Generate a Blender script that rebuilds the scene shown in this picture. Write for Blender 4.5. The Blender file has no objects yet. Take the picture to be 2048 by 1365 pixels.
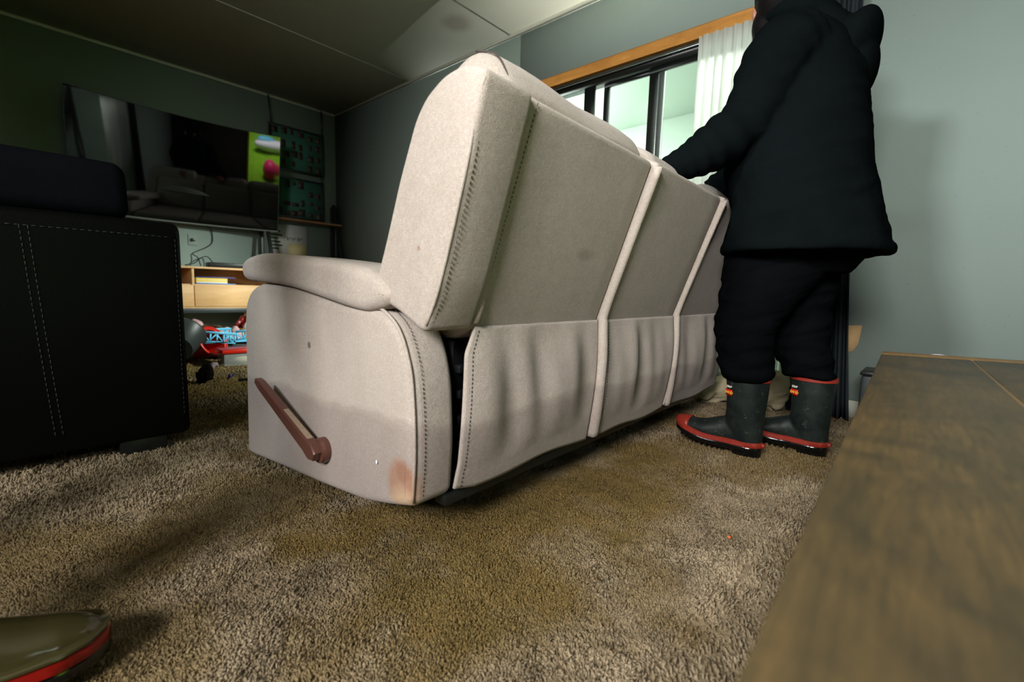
import bpy, bmesh, math, random
import numpy as np
from mathutils import Vector, Matrix
random.seed(7); np.random.seed(7)
SC = bpy.context.scene
COL = SC.collection
# ------------------------------------------------------------------ camera
R = np.array([[0.68174895, -0.0612853, 0.72901474], [-0.73099903, -0.09698089, 0.6754518], [0.02930523, -0.99339761, -0.11091612]])
CAM = np.array([0.0, 0.0, 0.55])
cd = bpy.data.cameras.new('camera'); cd.lens = 16.0; cd.sensor_width = 36.0; cd.sensor_fit = 'HORIZONTAL'; cd.clip_start = 0.01
cd.dof.use_dof = True; cd.dof.focus_distance = 1.35; cd.dof.aperture_fstop = 3.5
cam = bpy.data.objects.new('camera', cd); COL.objects.link(cam); SC.camera = cam
cam.matrix_world = Matrix([[R[0, 0], -R[0, 1], -R[0, 2], CAM[0]], [R[1, 0], -R[1, 1], -R[1, 2], CAM[1]], [R[2, 0], -R[2, 1], -R[2, 2], CAM[2]], [0, 0, 0, 1]])
# ------------------------------------------------------------------ light
SC.view_settings.view_transform = 'Standard'; SC.view_settings.look = 'None'
SC.view_settings.exposure = 0.28; SC.view_settings.gamma = 1.0; SC.view_settings.use_curve_mapping = False
w = bpy.data.worlds.new('overcast_sky'); SC.world = w; w.use_nodes = True
w.node_tree.nodes['Background'].inputs[0].default_value = (0.80, 0.93, 0.90, 1)
w.node_tree.nodes['Background'].inputs[1].default_value = 0.6

def area(name, loc, target, sx, sy, power, color=(1, 1, 1), spread=180):
    l = bpy.data.lights.new(name, 'AREA'); l.shape = 'RECTANGLE'; l.size = sx; l.size_y = sy; l.energy = power; l.color = color
    l.spread = math.radians(spread)
    o = bpy.data.objects.new(name, l); COL.objects.link(o); o.location = loc
    d = Vector(target) - Vector(loc); o.rotation_euler = d.to_track_quat('-Z', 'Y').to_euler(); return o
# daylight through the left wall's window, through the open door behind the camera, and in the porch beyond the slider
area('left_window_daylight', (-2.0, -0.35, 1.80), (2.4, 0.45, 0.30), 1.0, 0.7, 64, (1.0, 0.97, 0.93), 115)
area('left_window_high_daylight', (-2.0, 1.0, 2.08), (2.6, 0.2, 0.7), 0.45, 0.35, 24, (0.93, 0.98, 1.0), 90)
area('back_door_daylight', (0.35, -3.3, 2.7), (0.5, 0.2, 0.4), 1.4, 1.0, 17, (0.80, 0.95, 0.95))
area('slider_daylight', (3.35, 0.45, 2.30), (1.3, 4.9, 0.5), 0.5, 0.4, 68, (1.0, 0.98, 0.93), 70)
area('porch_daylight', (3.6, 4.2, 1.9), (4.9, 0.6, 1.3), 1.6, 1.6, 95, (0.93, 1.0, 0.95))

area('garden_daylight', (-0.4, -5.6, 5.5), (-0.5, -8.8, 0.9), 3.0, 3.0, 900, (1.0, 1.0, 0.96), 100)
# ------------------------------------------------------------------ helpers
def at(px, py, ax, v):
    d = R @ np.array([px - 1024.0, py - 682.5, 910.0]); i = 'xyz'.index(ax); t = (v - CAM[i]) / d[i]; return CAM + t * d

def lin(c):
    return tuple(((x / 255.0) / 12.92 if x / 255.0 <= 0.04045 else ((x / 255.0 + 0.055) / 1.055) ** 2.4) for x in c)

class NT:
    def __init__(s, name, rough=0.8, spec=0.3):
        s.m = bpy.data.materials.new(name); s.m.use_nodes = True; s.t = s.m.node_tree
        s.b = s.t.nodes['Principled BSDF']; s.b.inputs['Roughness'].default_value = rough; s.b.inputs['Specular IOR Level'].default_value = spec
        s.tc = s.t.nodes.new('ShaderNodeTexCoord')
    def n(s, typ, **kw):
        x = s.t.nodes.new(typ)
        for k, v in kw.items():
            if hasattr(x, k): setattr(x, k, v)
            else: x.inputs[k].default_value = v
        return x
    def l(s, a, b): s.t.links.new(a, b)
    def mapping(s, scale=(1, 1, 1), rot=(0, 0, 0), src='Object'):
        m = s.n('ShaderNodeMapping'); m.inputs['Scale'].default_value = scale; m.inputs['Rotation'].default_value = rot
        s.l(s.tc.outputs[src], m.inputs[0]); return m.outputs[0]
    def noise(s, scale, detail=4, rough=0.55, vec=None, dist=0.0):
        x = s.n('ShaderNodeTexNoise'); x.inputs['Scale'].default_value = scale; x.inputs['Detail'].default_value = detail
        x.inputs['Roughness'].default_value = rough; x.inputs['Distortion'].default_value = dist
        s.l(vec if vec else s.tc.outputs['Object'], x.inputs['Vector']); return x.outputs['Fac']
    def ramp(s, fac, stops):
        x = s.n('ShaderNodeValToRGB'); e = x.color_ramp.elements
        while len(e) < len(stops): e.new(0.5)
        for q, (p, c) in zip(e, stops):
            q.position = p; q.color = (c, c, c, 1) if not hasattr(c, '__len__') else (*c[:3], 1)
        s.l(fac, x.inputs[0]); return x.outputs[0]
    def mix(s, fac, a, b, mode='MIX'):
        x = s.n('ShaderNodeMix'); x.data_type = 'RGBA'; x.blend_type = mode
        for inp, v in ((x.inputs[0], fac), (x.inputs[6], a), (x.inputs[7], b)):
            if hasattr(v, 'type') and hasattr(v, 'links'): s.l(v, inp)
            elif hasattr(v, '__len__'): inp.default_value = (*v[:3], 1)
            else: inp.default_value = v
        return x.outputs[2]
    def math(s, op, a, b=0.0, c=None, clamp=False):
        x = s.n('ShaderNodeMath'); x.operation = op; x.use_clamp = clamp
        for inp, v in zip(x.inputs, (a, b, c)):
            if v is None: continue
            if hasattr(v, 'links'): s.l(v, inp)
            else: inp.default_value = v
        return x.outputs[0]
    def col(s, c):
        if hasattr(c, 'links'): s.l(c, s.b.inputs['Base Color'])
        else: s.b.inputs['Base Color'].default_value = (*c[:3], 1)
    def bump(s, h, strength=0.3, dist=0.01):
        x = s.n('ShaderNodeBump'); x.inputs['Strength'].default_value = strength; x.inputs['Distance'].default_value = dist
        s.l(h, x.inputs['Height']); s.l(x.outputs[0], s.b.inputs['Normal'])

def plain(name, rgb, rough=0.7, spec=0.3, metal=0.0, var=0.12, scale=30, bump=0.0, bscale=200):
    t = NT(name, rough, spec); c = lin(rgb); t.b.inputs['Metallic'].default_value = metal
    f = t.noise(scale, 3)
    t.col(t.mix(f, tuple(x * (1 - var) for x in c), tuple(min(1, x * (1 + var)) for x in c)))
    if bump: t.bump(t.noise(bscale, 3), bump, 0.003)
    return t.m

# ---- materials
def make_wall(name, rgb):
    t = NT(name, 0.75, 0.2); c = lin(rgb)
    f = t.noise(1.6, 5); g = t.noise(9, 4)
    a = t.mix(f, tuple(x * 0.93 for x in c), tuple(x * 1.05 for x in c))
    sp = t.ramp(t.noise(55, 2, 0.4), [(0.0, 0.0), (0.74, 0.0), (0.78, 0.5)])
    t.col(t.mix(sp, t.mix(t.math('MULTIPLY', g, 0.25), a, tuple(x * 0.85 for x in c)), tuple(x * 0.6 for x in c)))
    t.bump(t.noise(160, 3), 0.12, 0.002); return t.m
M = {}
M['wall'] = make_wall('sage_grey_wall_paint', (134, 148, 141))
M['ceil'] = make_wall('ceiling_paint', (160, 158, 148))
M['white_trim'] = plain('pale_trim_paint', (190, 192, 178), 0.5)
M['porch'] = plain('porch_white_paint', (225, 235, 225), 0.7, var=0.02)
M['black_metal'] = plain('black_metal', (18, 20, 20), 0.35, 0.5)
M['frame_al'] = plain('black_window_aluminium', (16, 19, 18), 0.4, 0.5)
M['silver'] = plain('silver_rail', (150, 155, 155), 0.3, 0.6, 0.9)
M['black_plastic'] = plain('black_plastic', (20, 22, 23), 0.35, 0.5)

def make_fabric():
    t = NT('beige_sofa_fabric', 0.95, 0.08)
    t.b.inputs['Sheen Weight'].default_value = 0.15; t.b.inputs['Sheen Roughness'].default_value = 0.5
    base = lin((188, 177, 168)); dark = lin((156, 146, 138))
    c = t.mix(t.ramp(t.noise(5, 5), [(0.3, 0), (0.75, 1)]), base, tuple(x * 0.88 for x in base))
    c = t.mix(t.ramp(t.noise(460, 4, 0.7), [(0.42, 0), (0.66, 0.42)]), c, lin((118, 108, 99)))
    c = t.mix(t.ramp(t.noise(150, 3, 0.7), [(0.45, 0), (0.70, 0.35)]), c, lin((206, 198, 188)))
    c = t.mix(t.math('MULTIPLY', t.ramp(t.noise(18, 6, 0.7), [(0.45, 0), (0.8, 1)]), 0.25), c, lin((150, 128, 110)))
    # wet tide mark: everything below a wavering waterline
    sx = t.n('ShaderNodeSeparateXYZ'); t.l(t.tc.outputs['Object'], sx.inputs[0])
    h = t.math('ADD', sx.outputs[2], t.math('MULTIPLY', t.math('SUBTRACT', t.noise(4.5, 6, 0.55), 0.5), 0.10))
    h = t.math('ADD', h, t.math('MULTIPLY', sx.outputs[1], -0.0))
    wet = t.ramp(t.math('MULTIPLY', t.math('SUBTRACT', 0.278, h), 60.0, None, True), [(0, 0), (1, 1)])
    c = t.mix(wet, c, (0.72, 0.69, 0.70), 'MULTIPLY')
    band = t.ramp(t.math('ABSOLUTE', t.math('SUBTRACT', 0.274, h)), [(0.0, 1), (0.012, 0)])
    c = t.mix(t.math('MULTIPLY', band, 0.22), c, lin((120, 104, 92)))
    # stains with a place of their own
    def spot(c, p, r, rgb, k=0.9, soft=0.4, nz=0.6, sc=None):
        v = t.n('ShaderNodeVectorMath'); v.operation = 'SUBTRACT'; t.l(t.tc.outputs['Object'], v.inputs[0]); v.inputs[1].default_value = p
        if sc:
            v2 = t.n('ShaderNodeVectorMath'); v2.operation = 'MULTIPLY'; t.l(v.outputs[0], v2.inputs[0]); v2.inputs[1].default_value = sc; v = v2
        ln = t.n('ShaderNodeVectorMath'); ln.operation = 'LENGTH'; t.l(v.outputs[0], ln.inputs[0])
        d = t.math('DIVIDE', ln.outputs['Value'], r)
        d = t.math('ADD', d, t.math('MULTIPLY', t.math('SUBTRACT', t.noise(0.9 / r, 4, 0.6), 0.5), nz))
        f = t.ramp(d, [(1 - soft, 1), (1.0, 0)])
        return t.mix(t.math('MULTIPLY', f, k), c, lin(rgb))
    c = spot(c, (0.0, 0.036, 0.155), 0.062, (150, 104, 76), 0.75, 0.35, 0.5, (1, 1.25, 0.95))
    c = spot(c, (0.0, 0.03, 0.185), 0.026, (128, 84, 62), 0.45)
    c = spot(c, (0.0, 0.03, 0.115), 0.05, (214, 190, 150), 0.35, 0.6)
    c = spot(c, (0.0, 0.42, 0.40), 0.010, (92, 66, 52), 0.8)
    c = spot(c, (0.06, -0.13, 0.765), 0.011, (110, 62, 48), 0.9)
    c = spot(c, (0.45, -0.08, 0.64), 0.035, (124, 104, 88), 0.4, 0.7, 0.8, (0.7, 1, 1.8))
    c = spot(c, (0.13, 0.0, 0.345), 0.016, (165, 92, 64), 0.7, 0.5, 1.4)
    c = spot(c, (0.64, -0.1, 0.72), 0.010, (100, 50, 36), 0.95)
    c = spot(c, (0.33, 0.0, 0.235), 0.022, (140, 100, 84), 0.45, 0.6, 1.0, (2.2, 1, 0.7))
    c = spot(c, (0.0, -0.02, 0.62), 0.007, (150, 110, 80), 0.7)
    c = spot(c, (0.05, 0.55, 0.64), 0.16, (120, 104, 84), 0.55, 0.8, 1.1, (1, 0.8, 1))
    t.col(c)
    t.bump(t.math('ADD', t.noise(600, 3), t.math('MULTIPLY', t.noise(60, 4), 0.8)), 0.6, 0.003)
    return t.m
M['fabric'] = make_fabric()
M['stitch'] = plain('dark_stitch_thread', (70, 62, 58), 0.9)
M['pale_stitch'] = plain('pale_stitch_thread', (48, 50, 46), 0.9)
M['leather'] = plain('black_leather', (6, 7, 6), 0.4, 0.06, 0, 0.3, 4, 0.25, 260)
M['charcoal'] = plain('charcoal_upholstery', (12, 13, 16), 0.95, 0.0, 0, 0.2, 60, 0.4, 500)
M['lever'] = plain('brown_moulded_plastic', (84, 52, 44), 0.28, 0.5, 0, 0.1, 20)
M['lever_worn'] = plain('scuffed_lever_face', (140, 122, 104), 0.4, 0.4, 0, 0.25, 120)
M['jacket'] = plain('black_softshell_cloth', (11, 15, 16), 0.9, 0.0, 0, 0.25, 10, 0.3, 420)
M['trouser'] = plain('black_trouser_cloth', (9, 10, 12), 0.95, 0.0, 0, 0.25, 14, 0.3, 300)
M['skin'] = plain('skin', (150, 100, 78), 0.5, 0.4, 0, 0.08, 20)
M['hair'] = plain('black_hair', (10, 8, 8), 0.7, 0.08, 0, 0.3, 90, 0.5, 150)
M['toy_red'] = plain('red_plastic', (196, 34, 18), 0.3, 0.5)
M['toy_orange'] = plain('orange_card', (214, 138, 40), 0.6)
M['toy_blue'] = plain('light_blue_plastic', (96, 186, 222), 0.4, 0.4)
M['toy_yellow'] = plain('yellow_plastic', (232, 224, 50), 0.4, 0.4)
M['pink'] = plain('pale_pink_cloth', (206, 168, 170), 0.9)
M['dark_grey'] = plain('dark_grey_plastic', (44, 50, 50), 0.4, 0.4)
M['fluff'] = plain('grey_mauve_fluff', (150, 132, 138), 1.0, 0.1, 0, 0.3, 80)
M['cream'] = plain('cream_cloth', (188, 176, 146), 0.95, 0.1, 0, 0.1, 12, 0.4, 120)
M['dark_cloth'] = plain('dark_curtain_cloth', (34, 40, 44), 0.95, 0.1, 0, 0.2, 20, 0.3, 300)
M['card'] = plain('tan_cardboard', (176, 146, 104), 0.9)
M['white'] = plain('white_plastic', (226, 222, 232), 0.5)
M['paper'] = plain('white_paper', (200, 202, 198), 0.8, var=0.03)
M['green_card'] = plain('green_mat_board', (48, 96, 82), 0.85)
M['brown_card'] = plain('dark_photo_tone', (58, 44, 40), 0.5)
M['pale_card'] = plain('pale_photo_tone', (138, 142, 128), 0.5)
M['shelfwood'] = plain('brown_shelf_board', (120, 88, 58), 0.6, var=0.25, scale=14)
M['blue_book'] = plain('navy_book_cover', (48, 44, 104), 0.5)
M['yellow_book'] = plain('yellow_book_cover', (226, 196, 60), 0.5)
M['cream_book'] = plain('cream_book_cover', (214, 200, 150), 0.6)
M['lightblue_book'] = plain('blue_book_cover', (80, 118, 170), 0.5)
M['lawn'] = plain('lawn_grass', (120, 168, 40), 0.95, 0.1, 0, 0.35, 6)
M['hedge'] = plain('hedge_leaves', (50, 74, 34), 0.95, 0.1, 0, 0.5, 9)

def wood(name, a, b, c, ax=0, sc=1.0, rough=0.45, k=1.0):
    t = NT(name, rough, 0.35); s = [14, 14, 14]; s[ax] = 1.4
    v = t.mapping(tuple(q * sc for q in s))
    f = t.noise(2.2, 8, 0.62, v, 0.6); g = t.noise(11, 6, 0.7, v); h = t.noise(4.3 * sc, 5, 0.65, None, 0.8)
    col = t.mix(t.ramp(f, [(0.3, 0), (0.7, 1)]), lin(a), lin(b))
    col = t.mix(t.math('MULTIPLY', t.ramp(g, [(0.35, 0), (0.75, 1)]), 0.45 * k), col, lin(c))
    col = t.mix(t.math('MULTIPLY', t.ramp(h, [(0.42, 0), (0.7, 1)]), 0.5 * k), col, lin(c))
    t.col(col); t.bump(g, 0.12, 0.002); return t.m
M['oak'] = wood('pale_oak', (206, 160, 106), (222, 182, 130), (176, 126, 76), 0, 0.6, 0.5, 0.6)
M['lintel'] = wood('varnished_pine', (172, 116, 52), (196, 140, 70), (128, 80, 34), 1, 1.0, 0.35, 0.8)
M['table'] = wood('weathered_table_wood', (98, 78, 46), (72, 60, 38), (40, 39, 30), 0, 1.3, 0.5, 1.5)
M['table_edge'] = wood('table_edge_wood', (134, 100, 52), (112, 82, 42), (84, 62, 34), 0, 1.3, 0.45, 1.0)

def make_rubber():
    t = NT('dark_green_black_rubber', 0.42, 0.22); c = lin((17, 23, 23))
    f = t.ramp(t.noise(14, 6, 0.7), [(0.4, 0), (0.8, 1)])
    sc = t.ramp(t.noise(40, 5, 0.8), [(0.6, 0), (0.75, 1)])
    col = t.mix(t.math('MULTIPLY', f, 0.35), c, lin((58, 66, 58)))
    t.col(t.mix(t.math('MULTIPLY', sc, 0.3), col, lin((130, 132, 118))))
    t.bump(t.noise(30, 4), 0.15, 0.003); return t.m
M['rubber'] = make_rubber()
M['red_rubber'] = plain('faded_red_rubber', (128, 38, 27), 0.45, 0.4, 0, 0.25, 30)
M['bright_red'] = plain('bright_red_label', (196, 30, 26), 0.4)
M['label_white'] = plain('label_white_print', (206, 210, 200), 0.6)
M['label_yellow'] = plain('label_yellow_print', (222, 170, 60), 0.6)
M['sole'] = plain('wet_black_sole', (10, 11, 11), 0.12, 0.6)
M['olive_rubber'] = plain('wet_olive_rubber', (46, 42, 22), 0.14, 0.5, 0, 0.25, 9)
M['wet_red'] = plain('wet_red_rubber', (130, 18, 14), 0.15, 0.5)

t = NT('television_glass', 0.03, 0.5); t.col(lin((4, 6, 6))); t.b.inputs['IOR'].default_value = 1.52
t.bump(t.noise(3, 2), 0.01, 0.002); M['screen'] = t.m
def see_through(name, tint, gloss):
    t = NT(name, 0.05, 0.5); tp = t.n('ShaderNodeBsdfTransparent'); tp.inputs[0].default_value = (*tint, 1); m = t.n('ShaderNodeMixShader'); m.inputs[0].default_value = gloss
    t.col((0.8, 0.85, 0.82)); t.l(tp.outputs[0], m.inputs[1]); t.l(t.b.outputs[0], m.inputs[2]); t.l(m.outputs[0], t.t.nodes['Material Output'].inputs[0]); return t.m
M['glass'] = see_through('window_glass', (0.93, 0.985, 0.96), 0.04)
M['clear'] = see_through('clear_plastic', (0.9, 0.88, 0.86), 0.25)
t = NT('sheer_net_curtain', 0.9, 0.1); t.col((0.72, 0.74, 0.70)); tr = t.n('ShaderNodeBsdfTranslucent'); tr.inputs[0].default_value = (0.85, 0.87, 0.83, 1)
tp = t.n('ShaderNodeBsdfTransparent'); m1 = t.n('ShaderNodeMixShader'); m2 = t.n('ShaderNodeMixShader'); m1.inputs[0].default_value = 0.55; m2.inputs[0].default_value = 0.22
t.l(t.b.outputs[0], m1.inputs[1]); t.l(tr.outputs[0], m1.inputs[2]); t.l(m1.outputs[0], m2.inputs[1]); t.l(tp.outputs[0], m2.inputs[2])
t.l(m2.outputs[0], t.t.nodes['Material Output'].inputs[0]); M['sheer'] = t.m

def make_carpet():
    t = NT('muddy_shag_carpet', 0.95, 0.12)
    at_ = t.n('ShaderNodeAttribute'); at_.attribute_name = 'mud'; mud = at_.outputs['Fac']
    ar = t.n('ShaderNodeAttribute'); ar.attribute_name = 'shade'; rnd = ar.outputs['Fac']
    clean = t.mix(t.ramp(t.noise(5, 8, 0.75), [(0.40, 0), (0.60, 1)]), lin((168, 149, 122)), lin((100, 84, 61)))
    clean = t.mix(t.math('MULTIPLY', rnd, 0.35), clean, lin((190, 174, 146)))
    mudc = t.mix(t.ramp(t.noise(5, 5, 0.6), [(0.35, 0), (0.7, 1)]), lin((108, 90, 54)), lin((134, 110, 66)))
    mudc = t.mix(t.math('MULTIPLY', rnd, 0.3), mudc, lin((152, 132, 82)))
    t.col(t.mix(mud, clean, mudc))
    t.bump(t.math('ADD', t.noise(90, 5, 0.7), t.noise(300, 3)), 0.9, 0.006); return t.m
M['carpet'] = make_carpet()

# ---- mesh helpers
def tag(o, label=None, cat=None, group=None, kind=None):
    if label: o['label'] = label
    if cat: o['category'] = cat
    if group: o['group'] = group
    if kind: o['kind'] = kind
    return o
def empty(name, loc, label=None, cat=None, group=None, rz=0.0):
    o = bpy.data.objects.new(name, None); COL.objects.link(o); o.location = loc; o.rotation_euler = (0, 0, rz); o.empty_display_size = 0.05
    return tag(o, label, cat, group)
def link(name, me, mats, parent=None, smooth=True):
    if not isinstance(mats, (list, tuple)): mats = [mats]
    me.materials.clear()
    for m in mats: me.materials.append(m)
    if smooth:
        me.polygons.foreach_set('use_smooth', [True] * len(me.polygons))
        me.update()
    o = bpy.data.objects.new(name, me); COL.objects.link(o)
    if parent is not None: o.parent = parent
    return o
def bm_mesh(bm, name='mesh'):
    bmesh.ops.recalc_face_normals(bm, faces=bm.faces)
    me = bpy.data.meshes.new(name); bm.to_mesh(me); bm.free(); return me
def sharp(me, ang=35):
    bm = bmesh.new(); bm.from_mesh(me)
    for e in bm.edges:
        if len(e.link_faces) == 2 and e.calc_face_angle(0) > math.radians(ang): e.smooth = False
    bm.to_mesh(me); bm.free()
def box(bm, c, s, bev=0.0, rot=None, seg=2, mi=0):
    r = bmesh.ops.create_cube(bm, size=1.0); vs = r['verts']
    bmesh.ops.scale(bm, vec=s, verts=vs)
    if bev > 0:
        es = list({e for v in vs for e in v.link_edges})
        rr = bmesh.ops.bevel(bm, geom=es, offset=bev, segments=seg, profile=0.5, affect='EDGES'); vs = list({v for v in rr['verts']} | {v for v in vs if v.is_valid})
    if rot is not None: bmesh.ops.rotate(bm, cent=(0, 0, 0), matrix=rot, verts=vs)
    bmesh.ops.translate(bm, vec=c, verts=vs)
    for f in {f for v in vs for f in v.link_faces}: f.material_index = mi
    return vs
def box3(bm, lo, hi, bev=0.0, seg=2, mi=0):
    c = [(a + b) / 2 for a, b in zip(lo, hi)]; s = [abs(b - a) for a, b in zip(lo, hi)]; return box(bm, c, s, bev, None, seg, mi)
def boxobj(name, lo, hi, mat, parent=None, bev=0.0, seg=2):
    bm = bmesh.new(); box3(bm, lo, hi, bev, seg); me = bm_mesh(bm, name); sharp(me); return link(name, me, mat, parent)
def loft(bm, rings, caps=True, closed=True, mi=0):
    vr = [[bm.verts.new(p) for p in r] for r in rings]
    for a, b in zip(vr, vr[1:]):
        n = len(a)
        for i in range(n if closed else n - 1):
            f = bm.faces.new((a[i], a[(i + 1) % n], b[(i + 1) % n], b[i])); f.material_index = mi
    if caps and closed:
        for r in (vr[0], vr[-1]):
            try: f = bm.faces.new(r); f.material_index = mi
            except ValueError: pass
    return vr
def ellring(c, ux, uy, rx, ry, n=24, fn=None):
    c = Vector(c); ux = Vector(ux); uy = Vector(uy); o = []
    for i in range(n):
        a = 2 * math.pi * i / n; k = fn(a) if fn else 1.0
        o.append(c + ux * math.cos(a) * rx * k + uy * math.sin(a) * ry * k)
    return o
def tube(bm, pts, rad, n=12, mi=0, fold=None):
    pts = [Vector(p) for p in pts]; rings = []; up = None
    for i, p in enumerate(pts):
        d = (pts[min(i + 1, len(pts) - 1)] - pts[max(i - 1, 0)]).normalized()
        if up is None: up = d.orthogonal().normalized()
        up = (up - d * up.dot(d)).normalized(); sd = d.cross(up)
        r = rad[i] if hasattr(rad, '__len__') else rad
        rings.append(ellring(p, up, sd, r, r, n, fold(i) if fold else None))
    loft(bm, rings, mi=mi)
def smoothpath(pts, n=8):
    pts = [np.array(p, float) for p in pts]; out = []
    P = [2 * pts[0] - pts[1]] + pts + [2 * pts[-1] - pts[-2]]
    for i in range(1, len(P) - 2):
        for k in range(n):
            t = k / n; a, b, c, d = P[i - 1:i + 3]
            out.append(0.5 * ((2 * b) + (c - a) * t + (2 * a - 5 * b + 4 * c - d) * t * t + (3 * b - a - 3 * c + d) * t ** 3))
    out.append(pts[-1]); return [tuple(x) for x in out]
def smoothloop(pts, n=6):
    pts = [np.array(p, float) for p in pts]; N = len(pts); out = []
    for i in range(N):
        a, b, c, d = pts[i - 1], pts[i], pts[(i + 1) % N], pts[(i + 2) % N]
        for k in range(n):
            t = k / n
            out.append(0.5 * ((2 * b) + (c - a) * t + (2 * a - 5 * b + 4 * c - d) * t * t + (3 * b - a - 3 * c + d) * t ** 3))
    return out
def roundpoly(pts, r, n=5):
    """polygon with rounded corners; r scalar or per-corner list"""
    out = []; N = len(pts)
    for i in range(N):
        p = np.array(pts[i], float); a = np.array(pts[i - 1], float) - p; b = np.array(pts[(i + 1) % N], float) - p
        la, lb = np.linalg.norm(a), np.linalg.norm(b); rr = r[i] if hasattr(r, '__len__') else r
        q = min(rr, la * 0.45, lb * 0.45)
        if q < 1e-5: out.append(p); continue
        s = p + a / la * q; e = p + b / lb * q
        for k in range(n + 1):
            t = k / n; out.append((1 - t) ** 2 * s + 2 * t * (1 - t) * p + t * t * e)
    return out
def inset(poly, d):
    P = np.array(poly); N = len(P); area_ = 0.5 * np.sum(P[:, 0] * np.roll(P[:, 1], -1) - np.roll(P[:, 0], -1) * P[:, 1])
    sg = 1 if area_ > 0 else -1
    T = np.roll(P, -1, 0) - np.roll(P, 1, 0); T /= (np.linalg.norm(T, axis=1)[:, None] + 1e-9)
    Nn = np.stack([-T[:, 1], T[:, 0]], 1) * sg
    return P + Nn * d
def prism(bm, poly, u0, u1, r=0.02, mp=None, seg=4, nmid=1, puff=0.0, mi=0):
    """extrude a (v,w) outline along u with rounded end edges. mp maps (u,v,w) to a point"""
    mp = mp or (lambda u, v, w: (u, v, w)); rings = []
    sgn = 1 if u1 > u0 else -1
    for k in range(seg + 1):
        a = math.pi / 2 * k / seg
        rings.append((u0 + sgn * r * (1 - math.sin(a)), inset(poly, r * (1 - math.cos(a)))) if False else (u0 + sgn * r * (1 - math.sin(math.pi / 2 * k / seg)), inset(poly, r * (1 - math.cos(math.pi / 2 * k / seg)))))
    start = [(u0 + sgn * r * (1 - math.cos(math.pi / 2 * k / seg)), r * (1 - math.sin(math.pi / 2 * k / seg))) for k in range(seg + 1)]
    L = [(u, inset(poly, d)) for u, d in start]
    for k in range(1, nmid): L.append((u0 + sgn * r + (u1 - u0 - 2 * sgn * r) * k / nmid, inset(poly, 0)))
    L += [(u1 - (u - u0), inset(poly, d)) for u, d in reversed(start)]
    vr = [[bm.verts.new(mp(u, p[0], p[1])) for p in P] for u, P in L]
    for a, b in zip(vr, vr[1:]):
        n = len(a)
        for i in range(n): bm.faces.new((a[i], a[(i + 1) % n], b[(i + 1) % n], b[i])).material_index = mi
    fs = [bm.faces.new(vr[0]), bm.faces.new(vr[-1])]
    for f in fs: f.material_index = mi
    bmesh.ops.triangulate(bm, faces=fs)
def prismobj(name, poly, u0, u1, mat, parent, r=0.02, mp=None, seg=4, nmid=1, noise_=0.0, sub=0):
    bm = bmesh.new(); prism(bm, poly, u0, u1, r, mp, seg, nmid); me = bm_mesh(bm, name); sharp(me, 60); return link(name, me, mat, parent)
def remesh(bms, voxel, smooth=4, name='m'):
    bm = bms; me0 = bm_mesh(bm, name); o = bpy.data.objects.new('tmp', me0); COL.objects.link(o)
    m = o.modifiers.new('r', 'REMESH'); m.mode = 'VOXEL'; m.voxel_size = voxel
    if smooth:
        s = o.modifiers.new('s', 'SMOOTH'); s.factor = 0.5; s.iterations = smooth
    dg = bpy.context.evaluated_depsgraph_get(); me = bpy.data.meshes.new_from_object(o.evaluated_get(dg)); me.name = name
    bpy.data.objects.remove(o); bpy.data.meshes.remove(me0); return me
def ellipsoid(bm, c, r, rot=None, seg=16, mi=0):
    res = bmesh.ops.create_uvsphere(bm, u_segments=seg, v_segments=max(8, seg // 2 + 2), radius=1.0); vs = res['verts']
    bmesh.ops.scale(bm, vec=r, verts=vs)
    if rot is not None: bmesh.ops.rotate(bm, cent=(0, 0, 0), matrix=rot, verts=vs)
    bmesh.ops.translate(bm, vec=c, verts=vs)
    for f in {f for v in vs for f in v.link_faces}: f.material_index = mi
def cyl(bm, c, r1, r2, h, rot=None, seg=20, mi=0):
    res = bmesh.ops.create_cone(bm, cap_ends=True, segments=seg, radius1=r1, radius2=r2, depth=h); vs = res['verts']
    if rot is not None: bmesh.ops.rotate(bm, cent=(0, 0, 0), matrix=rot, verts=vs)
    bmesh.ops.translate(bm, vec=c, verts=vs)
    for f in {f for v in vs for f in v.link_faces}: f.material_index = mi
def stitches(bm, path, ln=0.006, gap=0.005, rr=0.0011, lift=(0, 0, 0)):
    P = np.array(path, float) + np.array(lift); d = np.linalg.norm(np.diff(P, axis=0), axis=1); s = np.concatenate([[0], np.cumsum(d)])
    q = 0.0
    while q + ln < s[-1]:
        a = [np.interp(q, s, P[:, k]) for k in range(3)]; b = [np.interp(q + ln, s, P[:, k]) for k in range(3)]
        tube(bm, [a, b], rr, 5); q += ln + gap
def textobj(name, body, size, mat, parent, M4, ext=0.0004):
    c = bpy.data.curves.new(name, 'FONT'); c.body = body; c.size = size; c.extrude = ext; c.align_x = 'CENTER'; c.align_y = 'CENTER'
    o = bpy.data.objects.new('tmp', c); COL.objects.link(o); dg = bpy.context.evaluated_depsgraph_get()
    me = bpy.data.meshes.new_from_object(o.evaluated_get(dg)); bpy.data.objects.remove(o)
    me.transform(M4); return link(name, me, mat, parent, smooth=False)
def vnoise(x, y, s, seed=0):
    rs = np.random.RandomState(seed); G = rs.rand(256, 256); X = x * s; Y = y * s
    xi = np.floor(X).astype(int); yi = np.floor(Y).astype(int); fx = X - xi; fy = Y - yi
    fx = fx * fx * (3 - 2 * fx); fy = fy * fy * (3 - 2 * fy); g = lambda a, b: G[a % 256, b % 256]
    return (g(xi, yi) * (1 - fx) * (1 - fy) + g(xi + 1, yi) * fx * (1 - fy) + g(xi, yi + 1) * (1 - fx) * fy + g(xi + 1, yi + 1) * fx * fy)
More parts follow.
